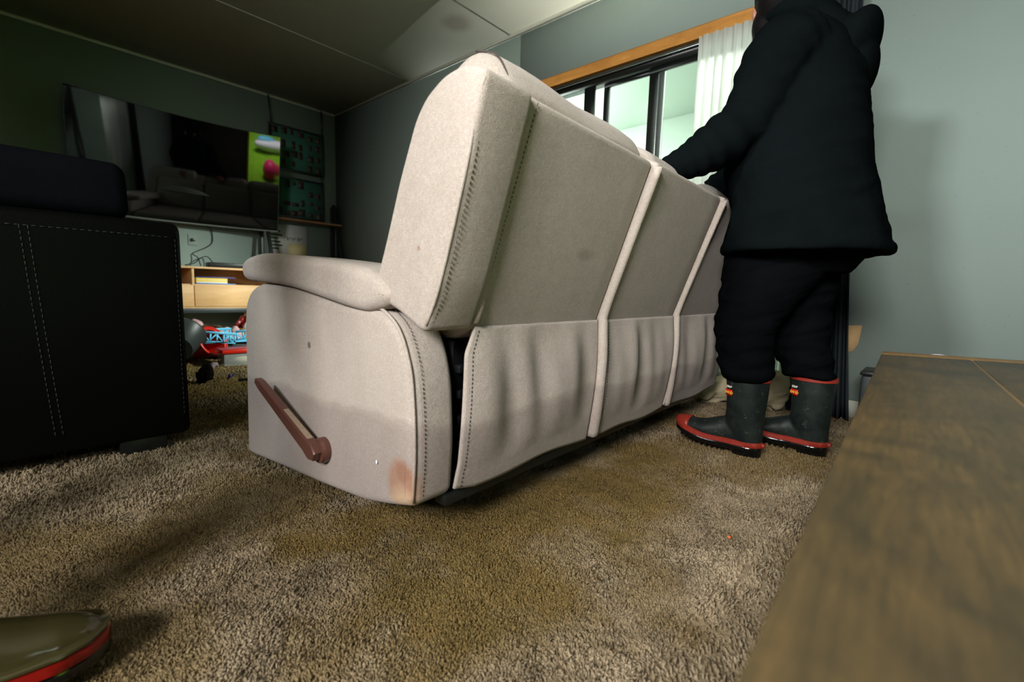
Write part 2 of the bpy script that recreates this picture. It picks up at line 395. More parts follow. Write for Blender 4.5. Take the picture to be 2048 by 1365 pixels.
def fnoise(x, y, s, seed=0, o=4):
    r = 0; a = 0.5; t_ = 0
    for k in range(o): r = r + a * vnoise(x + 3.1 * k, y + 1.7 * k, s * 2 ** k, seed + k); t_ += a; a *= 0.55
    return r / t_

# ================================================================== THE ROOM
YW = 5.032; XC = 2.467; SL = -0.038          # TV wall, room corner, slight skew of the window wall
XL = -1.8; YB = -2.1; HC = 2.4
wa = math.atan(-SL)
def WW(y, z, off=0.0):                      # point on window wall, off = distance into the room
    return (XC + SL * (y - YW) - off, y - off * 0.038, z)
def wallbox(bm, y0, y1, z0, z1, o0, o1, bev=0.0, mi=0):
    vs = box3(bm, (0, y0, z0), (1, y1, z1), 0)
    for v in vs:
        t_ = v.co.x; v.co = Vector(WW(v.co.y, v.co.z, o0 + (o1 - o0) * t_))
    for f in {f for v in vs for f in v.link_faces}: f.material_index = mi
    if bev: bmesh.ops.bevel(bm, geom=list({e for v in vs for e in v.link_edges}), offset=bev, segments=2, profile=0.5, affect='EDGES')
def struct(name, bm, mat, sh=True):
    me = bm_mesh(bm, name); sharp(me); o = link(name, me, mat); o['kind'] = 'structure'; return o

# --- carpet floor
def mudmask(x, y):
    def blob(cx, cy, rx, ry, ang, k=1.0):
        c, s = math.cos(ang), math.sin(ang); dx, dy = x - cx, y - cy
        d = np.sqrt(((dx * c + dy * s) / rx) ** 2 + ((-dx * s + dy * c) / ry) ** 2)
        return np.clip((1.5 - d) * 1.3, 0, 1) * k
    n = fnoise(x, y, 5.5, 11, 5)
    m = np.maximum.reduce([blob(0.62, 0.62, 0.30, 0.22, 0.5), blob(0.95, 0.60, 0.50, 0.17, 0.1), blob(0.45, 0.95, 0.12, 0.10, 0), blob(1.45, 0.62, 0.30, 0.13, 0.0, .9), blob(0.40, 0.52, 0.10, 0.08, 0.3, 1)
                           , blob(0.55, 1.6, 0.18, 0.12, 0.3, .6), blob(0.75, 2.4, 0.5, 0.5, 0.3, .8), blob(0.9, 3.4, 0.9, 0.8, 0.0, .8)])
    m = m * 0.9 + (n - 0.5) * 2.6 * (m > 0.02)
    m2 = np.clip((fnoise(x, y, 2.6, 31, 4) - 0.52) * 6, 0, 0.65)
    return np.clip(np.maximum(m, m2), 0, 1)
def grid_mesh(x0, x1, y0, y1, st, zf):
    xs = np.arange(x0, x1 + st / 2, st); ys = np.arange(y0, y1 + st / 2, st); X, Y = np.meshgrid(xs, ys); Z = zf(X, Y)
    V = np.stack([X, Y, Z], -1).reshape(-1, 3); nx, ny = len(xs), len(ys)
    i = (np.arange(ny - 1)[:, None] * nx + np.arange(nx - 1)[None]).ravel(); F = np.stack([i, i + 1, i + nx + 1, i + nx], 1); return V, F
def np_mesh(name, V, F):
    me = bpy.data.meshes.new(name); me.vertices.add(len(V)); me.vertices.foreach_set('co', V.astype(np.float32).ravel())
    k = F.shape[1]; me.loops.add(F.size); me.loops.foreach_set('vertex_index', F.astype(np.int32).ravel())
    me.polygons.add(len(F)); me.polygons.foreach_set('loop_start', np.arange(0, F.size, k, dtype=np.int32)); me.update(calc_edges=True); me.validate(); return me
def attr(me, name, vals):
    a = me.attributes.new(name, 'FLOAT', 'POINT'); a.data.foreach_set('value', np.asarray(vals, np.float32))
V, F = grid_mesh(XL - 0.1, 2.9, YB - 0.1, YW + 0.1, 0.04, lambda X, Y: 0 * X - 0.002)
me = np_mesh('floor', V, F); attr(me, 'mud', mudmask(V[:, 0], V[:, 1])); attr(me, 'shade', np.random.rand(len(V)) * 0.3)
fl = link('floor', me, M['carpet']); fl['kind'] = 'structure'
# pile: short bent tufts, denser near the camera
def tufts(n, x0, x1, y0, y1, size, hgt, seed):
    rs = np.random.RandomState(seed); x = rs.uniform(x0, x1, n); y = rs.uniform(y0, y1, n); mud = mudmask(x, y)
    cl = fnoise(x, y, 16, 5, 3)
    h = hgt * (0.45 + 0.9 * rs.rand(n)) * (1.0 - 0.45 * mud) * (0.25 + 1.5 * fnoise(x, y, 45, 9, 3)); s = size * (0.7 + 0.6 * rs.rand(n)) * (1 - 0.25 * mud)
    a = rs.rand(n) * 2 * np.pi; la = fnoise(x, y, 9.0, 77, 3) * 14 + rs.normal(0, 1.0, n); ln = (h + 0.002) * (0.2 + 0.9 * rs.rand(n))
    V = np.zeros((n, 7, 3)); 
    for k in range(3):
        V[:, k, 0] = x + s * np.cos(a + k * 2.094); V[:, k, 1] = y + s * np.sin(a + k * 2.094); V[:, k, 2] = -0.003
    for k in range(3):
        V[:, 3 + k, 0] = x + ln * .45 * np.cos(la) + .62 * s * np.cos(a + k * 2.094); V[:, 3 + k, 1] = y + ln * .45 * np.sin(la) + .62 * s * np.sin(a + k * 2.094); V[:, 3 + k, 2] = h * 0.7
    V[:, 6, 0] = x + ln * 1.1 * np.cos(la); V[:, 6, 1] = y + ln * 1.1 * np.sin(la); V[:, 6, 2] = h
    T = np.array([[0, 1, 4], [0, 4, 3], [1, 2, 5], [1, 5, 4], [2, 0, 3], [2, 3, 5], [3, 4, 6], [4, 5, 6], [5, 3, 6]])
    F = (np.arange(n)[:, None, None] * 7 + T[None]).reshape(-1, 3)
    return V.reshape(-1, 3), F, np.repeat(mud, 7), np.repeat(rs.rand(n), 7)
parts = [tufts(200000, -0.15, 1.35, 0.26, 1.35, 0.0022, 0.0052, 1), tufts(130000, -0.3, 2.6, -0.1, 2.2, 0.0032, 0.0068, 2), tufts(45000, -0.2, 2.4, 1.8, 4.4, 0.0060, 0.010, 3)]
off = 0; Vs, Fs, Ms, Ss = [], [], [], []
for v, f, m_, s_ in parts: Vs.append(v); Fs.append(f + off); off += len(v); Ms.append(m_); Ss.append(s_)
me = np_mesh('carpet_pile', np.concatenate(Vs), np.concatenate(Fs)); attr(me, 'mud', np.concatenate(Ms)); attr(me, 'shade', np.concatenate(Ss))
pile = link('carpet_pile', me, M['carpet'], fl); pile['kind'] = 'stuff'

# --- ceiling, walls
bm = bmesh.new(); box3(bm, (XL - 0.1, YB - 0.1, HC), (2.95, YW + 0.1, HC + 0.08)); 
ceilm = NT('stained_ceiling_paint', 0.8, 0.15); c = lin((184, 184, 168))
cc = ceilm.mix(ceilm.noise(1.2, 5), tuple(x * 0.9 for x in c), tuple(x * 1.05 for x in c))
v = ceilm.n('ShaderNodeVectorMath'); v.operation = 'SUBTRACT'; ceilm.l(ceilm.tc.outputs['Object'], v.inputs[0]); v.inputs[1].default_value = (2.2, 2.66, 2.4)
v2 = ceilm.n('ShaderNodeVectorMath'); v2.operation = 'LENGTH'; ceilm.l(v.outputs[0], v2.inputs[0])
cc = ceilm.mix(ceilm.math('MULTIPLY', ceilm.ramp(ceilm.math('ADD', v2.outputs['Value'], ceilm.math('MULTIPLY', ceilm.noise(9, 3), 0.06)), [(0.09, 1), (0.17, 0)]), 0.45), cc, lin((112, 84, 68)))
ceilm.col(cc); struct('ceiling', bm, ceilm.m)
for i, yy in enumerate((3.68, 2.47, 1.26, 0.05)):
    bm = bmesh.new(); box3(bm, (XL, yy - 0.006, HC - 0.003), (2.62, yy + 0.006, HC)); struct('trim_%d' % (i + 5), bm, M['white_trim'])
bm = bmesh.new(); box3(bm, (XL - 0.1, YW, -0.05), (2.6, YW + 0.1, HC)); struct('wall_back', bm, M['wall'])
# window wall with slider opening y 0.32..2.38
WY0, WY1, WZ0, WZ1 = 0.46, 2.38, 0.02, 1.93
bm = bmesh.new(); wallbox(bm, WY1, YW + 0.05, -0.05, HC, -0.12, 0); wallbox(bm, YB - 0.1, WY0, -0.05, HC, -0.12, 0); wallbox(bm, WY0, WY1, WZ1, HC, -0.12, 0)
struct('wall_right', bm, M['wall'])
# left wall with window opening y -1.1..0.6, z 0.65..2.05
bm = bmesh.new(); x0, x1 = XL - 0.1, XL
LY0, LY1, LZ0, LZ1 = -1.1, 1.35, 0.65, 2.2
for a in (((x0, YB - 0.1, -0.05), (x1, LY0, HC)), ((x0, LY1, -0.05), (x1, YW + 0.1, HC)), ((x0, LY0, -0.05), (x1, LY1, LZ0)), ((x0, LY0, LZ1), (x1, LY1, HC))): box3(bm, *a)
struct('wall_left', bm, M['wall'])
# front wall (behind the camera) with doorway x 0.95..1.95
bm = bmesh.new(); DX0, DX1, DZ = -0.15, 0.92, 2.02
for a in (((XL - 0.1, YB - 0.1, -0.05), (DX0, YB, HC)), ((DX1, YB - 0.1, -0.05), (2.9, YB, HC)), ((DX0, YB - 0.1, DZ), (DX1, YB, HC))): box3(bm, *a)
struct('wall_front', bm, plain('reflection_darkened_wall', (52, 46, 38), 0.7))  # unseen wall; dark colour invented to keep the television's reflection dark
bm = bmesh.new()
for a in (((DX0 - 0.05, YB - 0.02, 0), (DX0, YB + 0.02, DZ + 0.05)), ((DX1, YB - 0.02, 0), (DX1 + 0.05, YB + 0.02, DZ + 0.05)), ((DX0, YB - 0.02, DZ), (DX1, YB + 0.02, DZ + 0.05))): box3(bm, *a)
struct('trim_9', bm, M['lintel'])
# cornice strips
bm = bmesh.new(); box3(bm, (XL, YW - 0.022, HC - 0.022), (XC, YW, HC)); struct('trim_1', bm, M['white_trim'])
bm = bmesh.new(); wallbox(bm, YB, YW, HC - 0.022, HC, 0.0, 0.022); struct('trim_2', bm, M['white_trim'])
bm = bmesh.new(); box3(bm, (XL, YW - 0.015, 0), (XC, YW, 0.08)); struct('baseboard_back', bm, M['white_trim'])
bm = bmesh.new(); wallbox(bm, YB, WY0 - 0.07, 0.0, 0.08, 0.0, 0.015); struct('baseboard_right', bm, M['white_trim'])
# timber architrave over the slider
bm = bmesh.new(); wallbox(bm, WY0 - 0.03, WY1 + 0.06, 1.935, 2.0, 0.0, 0.03, 0.004); wallbox(bm, WY0 - 0.03, WY0, 0, 1.935, 0.0, 0.02); wallbox(bm, WY1, WY1 + 0.06, 0, 1.935, 0.0, 0.02)
struct('trim_3', bm, M['lintel'])

# --- sliding window
win = empty('window_1', WW(1.35, 0.02, -0.05)); win['kind'] = 'structure'
def wpart(name, bxs, mat, parent=win):
    bm = bmesh.new()
    for b in bxs: wallbox(bm, *b)
    me = bm_mesh(bm, name); me.transform(Matrix.Translation(-Vector(win.location))); sharp(me); o = link(name, me, mat, parent); return o
wpart('window_frame', [(WY0, WY1, 1.885, 1.935, -0.09, 0.0), (WY0, WY1, 0.0, 0.05, -0.09, 0.0), (WY0, WY0 + 0.04, 0.05, 1.885, -0.09, 0.0), (WY1 - 0.04, WY1, 0.05, 1.885, -0.09, 0.0)], M['frame_al'])
def sash(y0, y1, o, top, w=0.05, w2=0.05):
    s = wpart('sash', [(y0, y1, top, 1.89, o - 0.02, o), (y0, y1, 0.05, 0.12, o - 0.02, o), (y0, y0 + w, 0.12, top, o - 0.02, o), (y1 - w2, y1, 0.12, top, o - 0.02, o)], M['frame_al'])
    g = wpart('glass_pane', [(y0 + w - .005, y1 - w2 + .005, 0.115, top + .005, o - 0.013, o - 0.008)], M['glass'], s)
sash(0.48, 1.385, -0.03, 1.855, 0.04, 0.055)
sash(1.305, 1.705, -0.055, 1.865, 0.05, 0.037)
sash(1.763, 2.34, -0.03, 1.91, 0.075, 0.04)
# --- porch beyond the slider
bm = bmesh.new(); box3(bm, (5.0, -1.5, -0.2), (5.1, 6, 2.9)); box3(bm, (2.8, -1.6, -0.2), (5.1, -1.5, 2.9)); box3(bm, (2.6, 6.0, -0.2), (5.1, 6.1, 2.9)); box3(bm, (2.5, 5.13, -0.2), (2.6, 6.1, 2.9)); struct('wall_porch', bm, M['porch'])  # far wall, plus unseen end walls added to shut out stray outside light
bm = bmesh.new(); box3(bm, (2.45, -1.6, 2.485), (5.1, 6.1, 2.6)); struct('ceiling_porch', bm, M['porch'])
bm = bmesh.new(); box3(bm, (2.8, -1.5, -0.2), (5.0, 6, -0.05)); struct('floor_porch', bm, M['porch'])
p = at(1325, 182, 'x', 4.98)
bm = bmesh.new(); ellipsoid(bm, (4.90, p[1], p[2]), (0.07, 0.07, 0.07)); ml = bm_mesh(bm)
lamp = empty('wall_lamp', (4.98, p[1], p[2]), 'round white globe lamp on the porch wall seen through the window glass', 'lamp')
me = ml; me.transform(Matrix.Translation((-4.98, -p[1], -p[2]))); link('globe', me, M['white_trim'], lamp)
bm = bmesh.new(); cyl(bm, (-0.02, 0, 0.05), 0.06, 0.06, 0.03, Matrix.Rotation(math.pi / 2, 3, 'Y')); link('lamp_base', bm_mesh(bm), M['cream_book'], lamp)

# --- outside
bm = bmesh.new(); box3(bm, (-30, -30, -0.45), (30, 25, -0.35)); struct('ground', bm, M['lawn'])
bm = bmesh.new(); loft(bm, [[(-3.2, -5, -.40), (-3.2, -13, 2.6), (-3.2, -13, -.6), (-3.2, -5, -.6)], [(2.5, -5, -.40), (2.5, -13, 2.6), (2.5, -13, -.6), (2.5, -5, -.6)]]); struct('ground_bank', bm, M['lawn'])
bm = bmesh.new()
for i in range(60):
    ellipsoid(bm, (-10 + i * 0.42, -13 + random.uniform(-.3, .3), 0.5 + random.uniform(-.2, .3)), (0.6, 0.6, 1.3), None, 8)
hd = link('hedge', bm_mesh(bm), M['hedge']);
bm = bmesh.new(); box3(bm, (-3.5, -9, -.4), (-3.3, 6, 1.9)); struct('wall_light_blocker', bm, plain('light_blocker_dark', (44, 42, 38), .9)); tag(hd, 'dark green garden hedge outside behind the lawn', 'hedge')  # unseen barrier added outside the left window to block light bounced off the lawn
hd.location = (0, -1, 2.0)

ky = empty('kayak', (-0.75, -8.3, 0.86), 'blue and white boat lying on the lawn, mirrored in the television', 'boat', rz=0.3)
bm = bmesh.new(); ellipsoid(bm, (0, 0, .18), (.95, .32, .2), None, 20); link('hull', bm_mesh(bm), M['white'], ky)
bm = bmesh.new(); ellipsoid(bm, (.3, 0, .34), (.5, .2, .12), None, 16); link('cover', bm_mesh(bm), M['toy_blue'], ky)
bm = bmesh.new(); ellipsoid(bm, (0, 0, .3), (.3, .3, .3), None, 16); o = link('beach_ball', bm_mesh(bm), plain('magenta_ball', (230, 40, 110), 0.4)); o.location = (-0.38, -6.5, 0.16); tag(o, 'bright pink ball on the lawn, mirrored in the television', 'ball')
bm = bmesh.new(); ellipsoid(bm, (0, 0, .05), (.55, .4, .35), None, 14); o = link('tarpaulin', bm_mesh(bm), plain('red_tarpaulin', (150, 30, 36), 0.6)); o.location = (-0.05, -5.0, -0.40); tag(o, 'dark red tarpaulin heap outside, mirrored low in the television', 'tarpaulin')
# --- sheer curtain and its wire
def curtain(name, y0, y1, z0, z1, offf, amp, waves, mat, label, thick=0.004, seedp=0.0, spread=0.0, shift=0.0, nz=26, ny=110):
    bm = bmesh.new(); rows = []
    for j in range(nz + 1):
        t_ = j / nz; z = z0 + (z1 - z0) * t_; r = []
        for i in range(ny + 1):
            s = i / ny; k = amp * (0.45 + 0.55 * (1 - t_)); ph = 2 * math.pi * waves * s
            yy = (y0 + (y1 - y0) * s); mid = (y0 + y1) / 2; yy = mid + (yy - mid) * (1 + spread * (1 - t_) ** 2) - shift * (1 - t_) + 0.3 * k * math.sin(ph * 0.5 + seedp + t_)
            o = offf + k * math.sin(ph + seedp + 0.8 * math.sin(t_ * 3 + s * 4)) + 0.4 * k * math.sin(2.3 * ph + 1.3)
            r.append(bm.verts.new(WW(yy, z, o)))
        rows.append(r)
    for a, b in zip(rows, rows[1:]):
        for i in range(ny): bm.faces.new((a[i], a[i + 1], b[i + 1], b[i]))
    me = bm_mesh(bm, name); o = link(name, me, mat); sm = o.modifiers.new('thickness', 'SOLIDIFY'); sm.thickness = thick
    return o
tag(curtain('net_curtain', 0.52, 1.075, 0.12, 1.93, 0.055, 0.018, 11, M['sheer'], '', 0.0008), 'sheer white net curtain gathered at the right of the sliding window', 'curtain')
tag(curtain('curtain', 0.365, 0.50, 0.005, 1.99, 0.085, 0.026, 4.5, M['dark_cloth'], '', 0.004, 1.0, 0.9, 0.06), 'dark grey curtain hanging to the floor behind the person', 'curtain')
bm = bmesh.new(); tube(bm, [WW(WY1 - 0.02, 1.912, 0.02), WW(0.45, 1.912, 0.02)], 0.004, 8)
tag(link('curtain_rod', bm_mesh(bm), M['silver']), 'thin silver curtain rod under the timber lintel', 'curtain rod')

# ================================================================== BEIGE RECLINER SOFA
sofa = empty('recliner_sofa', (0.494, 0.71, 0.0), 'beige fabric three seat recliner sofa with wet tide mark, tipped forward', 'sofa', rz=math.radians(2.0))
FB = M['fabric']
arm = [(.865, .008), (.862, .12), (.857, .242), (.853, .44), (.835, .50), (.79, .535), (.71, .553), (.5, .542), (.24, .507), (.13, .510), (.085, .497), (.045, .468), (.018, .42), (.002, .36), (-.006, .24), (.0, .13), (.012, .116), (.08, .096), (.18, .072), (.377, .05), (.6, .03), (.84, .006)]
arm_s = roundpoly(arm, 0.03, 3)
def arm_side(u0, u1, sgn):
    a = prismobj('arm', arm_s, u0, u1, FB, sofa, 0.022, None, 5)
    return a
a1 = arm_side(0.0, 0.110, 1); a2 = arm_side(1.695, 1.80, -1)
# piping and stitches along the rear edge of each arm's outer panel
edge = smoothpath([(.40, .528), (.24, .507), (.13, .510), (.085, .497), (.045, .468), (.018, .42), (.002, .36), (-.006, .24), (.0, .13)], 6)
bm = bmesh.new(); tube(bm, [(0.004, v + 0.004, w - 0.001) for v, w in [(a + 0, b) for a, b in [(q[0], q[1]) for q in edge[13:]]]], 0.0035, 8)
link('piping', bm_mesh(bm), FB, a1)
bm = bmesh.new(); stitches(bm, [(0.026, q[0] - 0.0002, q[1] + 0.0012) for q in edge[14:]], 0.005, 0.004, 0.0008)
link('stitching', bm_mesh(bm), M['stitch'], a1)
pad = [(.792, .556), (.815, .572), (.818, .600), (.80, .618), (.75, .628), (.64, .632), (.384, .613), (.16, .588), (.07, .55), (.068, .518), (.12, .502), (.20, .50), (.5, .54), (.71, .552)]
pad_s = smoothloop(pad, 5)
for (u0, u1) in ((-0.016, 0.185), (1.62, 1.816)):
    pd = prismobj('arm_pad', pad_s, u0, u1, FB, sofa, 0.024, None, 6)
    if u0 < 0:
        sm = inset(pad_s, -0.0005); lo = [(u0 + 0.012, p[0], p[1]) for p in inset(pad_s, 0.006)]
        bm = bmesh.new(); stitches(bm, [(-0.0125, v, w) for v, w in smoothpath([(.79, .585), (.64, .587), (.38, .573), (.2, .538), (.12, .525), (.085, .545)], 6)], 0.004, 0.004, 0.0007); link('stitching', bm_mesh(bm), M['stitch'], pd)
# wings at both ends of the back
wing = [(.135, .533), (.087, .641), (.044, .748), (-.003, .845), (-.032, .877), (-.079, .900), (-.129, .905), (-.182, .884), (-.162, .82), (-.139, .746), (-.079, .564), (-.034, .465), (.043, .502), (.11, .525)]
wing_s = roundpoly(wing, 0.018, 3)
for (u0, u1) in ((-0.004, 0.118), (1.69, 1.81)):
    wg = prismobj('back_wing', wing_s, u0, u1, FB, sofa, 0.014, None, 4)
    if u0 < 0:
        rear = [(-.176, .872), (-.158, .82), (-.139, .746), (-.079, .564), (-.04, .482)]
        bm = bmesh.new(); tube(bm, [(0.002, v + 0.004, w) for v, w in smoothpath(rear, 5)], 0.0035, 8); link('piping', bm_mesh(bm), FB, wg)
        bm = bmesh.new(); stitches(bm, [(0.0135, v - 0.0008, w) for v, w in smoothpath(rear, 5)], 0.005, 0.004, 0.0008); link('stitching', bm_mesh(bm), M['stitch'], wg)
# three back sections: shell with its own rear panel, each standing a little prouder than the one before
def back_section(u0, u1, dv):
    poly = roundpoly([(-.172 + dv, .882), (-.11, .915), (-.03, .92), (.05, .80), (.14, .47), (.03, .44), (-.030 + dv, .47)], [0.012, .03, .04, .05, .05, .03, .006], 4)
    o = prismobj('back_section', poly, u0, u1, FB, sofa, 0.010, None, 4, 8)
    bm = bmesh.new()
    uu = u0 + 0.017
    stitches(bm, [(uu, -.172 + dv - .0006, .878), (uu, -.030 + dv - .0006, .475)], 0.005, 0.004, 0.0008)
    link('stitching', bm_mesh(bm), M['stitch'], o)
    return o
secs = [(0.122, 0.618, 0.004), (0.622, 1.135, -0.010), (1.142, 1.685, -0.020)]
for a in secs: back_section(*a)
# head pillows rising above the back
def pillow(u0, u1, top, sag=0.0, side=0.05):
    poly = smoothloop([(-.125, .885), (-.125, .93), (-.095, top - .015), (-.05, top), (.0, top - .02), (.04, .92), (.06, .83), (.04, .76), (-.02, .80)], 5)
    bm = bmesh.new(); prism(bm, poly, u0, u1, side, None, 7, 10)
    for v_ in bm.verts:
        t_ = (v_.co.x - u0) / (u1 - u0); v_.co.z -= sag * max(0, t_) ** 1.5 * max(0, (v_.co.z - .86) / .13); v_.co.z += 0.004 * math.sin(v_.co.x * 19 + v_.co.y * 22)
    me = bm_mesh(bm); o = link('head_pillow', me, FB, sofa); return o
p1 = pillow(0.070, 0.655, 0.982, 0.012, 0.055); pillow(0.665, 0.925, 0.972, 0.030, 0.055); pillow(1.24, 1.74, 0.975)
bm = bmesh.new(); tube(bm, smoothpath([(0.115, -.128, .90), (0.108, -.118, .935), (0.105, -.095, .968), (0.10, -.05, .984)], 5), 0.0018, 6); link('seam', bm_mesh(bm), M['stitch'], p1)
# hanging skirts at the rear
def skirt(u0, u1, dv, seed, curl, zb=0.124):
    rs = np.random.RandomState(seed); nu, nw = 70, 44; bm = bmesh.new(); rows = []
    ph = rs.rand(6) * 6.28
    for j in range(nw + 1):
        t_ = j / nw; w = 0.474 - (0.474 - zb) * t_; r = []
        for i in range(nu + 1):
            s = i / nu; u = u0 + (u1 - u0) * s
            env = math.sin(math.pi * min(1, t_ * 1.15)) ** 0.7 * (0.35 + 0.65 * math.sin(math.pi * s) ** .5)
            wv = 0.011 * math.sin(2 * math.pi * (1.6 * s + 0.25 * t_) + ph[0]) + 0.008 * math.sin(2 * math.pi * (3.1 * s - 0.35 * t_) + ph[1]) + 0.005 * math.sin(2 * math.pi * (4.7 * s - 0.9 * t_) + ph[2] + 2 * t_)
            v = -.030 + dv - 0.004 + 0.020 * t_ - 0.012 * math.sin(math.pi * t_) + wv * env * 0.62 - 0.004 * env
            du = 0.0
            if curl and s < 0.2:
                q = (0.2 - s) / 0.2
                du = -0.012 * q * min(1, t_ * 6) * (1 if t_ < .8 else 1) + (0.012 * q * max(0, 1 - t_ * 7)) - 0.010 * q * max(0, t_ - .85) * 6
                v += 0.012 * q ** 2 * math.sin(math.pi * t_)
            wz = w + 0.005 * math.sin(2 * math.pi * (1.2 * s) + ph[3]) * t_ ** 2 + (0.010 * max(0, 0.1 - s) / 0.1) * t_ ** 4
            r.append(bm.verts.new((u + du, v, wz)))
        rows.append(r)
    for a, b in zip(rows, rows[1:]):
        for i in range(nu): bm.faces.new((a[i], a[i + 1], b[i + 1], b[i]))
    me = bm_mesh(bm); o = link('skirt_panel', me, FB, sofa); sm = o.modifiers.new('thickness', 'SOLIDIFY'); sm.thickness = 0.005; sm.offset = 0
    bm = bmesh.new(); L = [tuple(r[2].co if False else r[2]) for r in [[(v_.co.x, v_.co.y, v_.co.z) for v_ in []]]] if False else []
    path = [(me.vertices[j * (nu + 1) + 2].co.x, me.vertices[j * (nu + 1) + 2].co.y - 0.0035, me.vertices[j * (nu + 1) + 2].co.z) for j in range(1, nw + 1)]
    stitches(bm, path, 0.005, 0.004, 0.0008); link('stitching', bm_mesh(bm), M['stitch'], o)
    return o
skirt(0.118, 0.616, 0.004, 3, True); skirt(0.640, 1.128, -0.010, 5, False); skirt(1.150, 1.72, -0.016, 9, True)
# pale flap strips where the sections overlap (upper band and its continuation down the skirt)
def flap(u, dv0, w_, t0, t1, zb):
    bm = bmesh.new(); rows = []
    pts = smoothpath([(u, -.172 + dv0, .872), (u, -.10 + dv0, .672), (u, -.040 + dv0, .50), (u, -.036 + dv0, .46), (u - 0.002, -.040 + dv0, .36), (u, -.030 + dv0, .22), (u + .004, -.016 + dv0, zb)], 6)
    for i, p_ in enumerate(pts):
        k = i / (len(pts) - 1); ww = w_ * (t0 + (t1 - t0) * k)
        rows.append([bm.verts.new((p_[0] - 0.001, p_[1] + 0.020, p_[2])), bm.verts.new((p_[0] - 0.001, p_[1] - 0.003, p_[2])), bm.verts.new((p_[0] + ww * .5, p_[1] - 0.0070, p_[2])), bm.verts.new((p_[0] + ww, p_[1] - 0.0045, p_[2]))])
    for a, b in zip(rows, rows[1:]):
        for i in range(3): bm.faces.new((a[i], a[i + 1], b[i + 1], b[i]))
    o = link('flap_strip', bm_mesh(bm), FB, sofa); sm = o.modifiers.new('thickness', 'SOLIDIFY'); sm.thickness = 0.005; sm.offset = 0
    bm = bmesh.new(); stitches(bm, [(p_[0] + w_ * (t0 + (t1 - t0) * i / (len(pts) - 1)) - 0.004, p_[1] - 0.0085, p_[2]) for i, p_ in enumerate(pts)], 0.005, 0.004, 0.0008); link('stitching', bm_mesh(bm), M['stitch'], o)
flap(0.621, -0.010, 0.017, 0.55, 1.5, 0.128); flap(1.141, -0.019, 0.016, 0.2, 1.2, 0.133)
# inner side flap beside the left wing
bm = bmesh.new(); pts = smoothpath([(0.119, -.150, .86), (0.119, -.085, .66), (0.121, -.034, .482)], 6); rows = []
for i, p_ in enumerate(pts):
    k = i / (len(pts) - 1); rows.append([bm.verts.new((p_[0], p_[1] + 0.03, p_[2])), bm.verts.new((p_[0] + 0.002, p_[1] - 0.001, p_[2])), bm.verts.new((p_[0] + 0.014, p_[1] - 0.003 - 0.004 * k, p_[2]))])
for a, b in zip(rows, rows[1:]):
    for i in range(2): bm.faces.new((a[i], a[i + 1], b[i + 1], b[i]))
o = link('flap_strip', bm_mesh(bm), FB, sofa); sm = o.modifiers.new('thickness', 'SOLIDIFY'); sm.thickness = 0.004
# seat cushions, front, dark inner frame and the rail
for a, b in ((0.14, 0.64), (0.645, 1.14), (1.145, 1.665)):
    prismobj('seat_cushion', roundpoly([(.10, .26), (.86, .22), (.90, .36), (.86, .41), (.5, .43), (.14, .42)], 0.04, 4), a, b, FB, sofa, 0.03, None, 4)
    prismobj('footrest_panel', roundpoly([(.84, .03), (.885, .03), (.895, .22), (.85, .22)], 0.015, 3), a, b, FB, sofa, 0.02, None, 4)
    prismobj('backrest_cushion', roundpoly([(.05, .84), (.10, .80), (.20, .60), (.24, .43), (.13, .43)], 0.04, 4), a, b, FB, sofa, 0.04, None, 4)
bm = bmesh.new(); box3(bm, (0.168, 0.035, 0.13), (1.635, 0.84, 0.26), 0.004); me = bm_mesh(bm); sharp(me); link('seat_frame', me, M['black_plastic'], sofa)
bm = bmesh.new(); box3(bm, (0.126, 0.03, 0.14), (0.16, 0.10, 0.44), 0.004)
for k in range(5): box3(bm, (0.13, 0.012, 0.15 + k * 0.055), (0.15, 0.03, 0.168 + k * 0.055), 0.003)
me = bm_mesh(bm); sharp(me); link('side_bracket', me, M['black_plastic'], sofa)
bm = bmesh.new(); box3(bm, (0.085, 0.000, 0.094), (1.64, 0.034, 0.118), 0.003); me = bm_mesh(bm); sharp(me); link('base_rail', me, M['black_metal'], sofa)
for uu in (0.22, 1.55):
    bm = bmesh.new(); box3(bm, (uu, 0.05, 0.09), (uu + 0.03, 0.84, 0.13), 0.003); box3(bm, (uu, 0.70, 0.0), (uu + 0.03, 0.76, 0.10), 0.003); me = bm_mesh(bm); sharp(me); link('leg_bracket', me, M['black_metal'], sofa)
# recliner lever
HV, HW = 0.345, 0.152       # hub centre (v,w) in sofa space
lev = empty('lever', (0, 0, 0)); lev.parent = sofa
bm = bmesh.new(); RY = Matrix.Rotation(math.pi / 2, 3, 'Y')
cyl(bm, (-0.006, HV, HW), 0.031, 0.031, 0.014, RY, 36); cyl(bm, (-0.0165, HV, HW), 0.0285, 0.031, 0.007, RY, 36); me = bm_mesh(bm); sharp(me); link('hub', me, M['lever'], lev)
dirv = np.array([0.333, 0.150]); dirv = dirv / np.linalg.norm(dirv); perp = np.array([-dirv[1], dirv[0]]); Ln = 0.338
bm = bmesh.new(); rings = []
for k in range(15):
    t_ = k / 14; c_ = np.array([HV, HW]) + dirv * (Ln * t_ - 0.018); hw = 0.020 * (1 - t_) + 0.0125 * t_ + (0.004 if k == 1 else 0); uo = -0.026 - 0.016 * t_; th = 0.013 - 0.004 * t_
    if k == 0: hw *= 0.55
    if k == 14: hw *= 0.6
    r_ = []
    for (a, b) in ((-1, -.75), (-.8, -1), (.8, -1), (1, -.75), (1, .75), (.8, 1), (-.8, 1), (-1, .75)):
        q = c_ + perp * hw * a; r_.append((uo + th * b, q[0], q[1]))
    rings.append(r_)
loft(bm, rings); me = bm_mesh(bm); sharp(me, 28); link('lever_handle', me, M['lever'], lev)
bm = bmesh.new(); rings = []
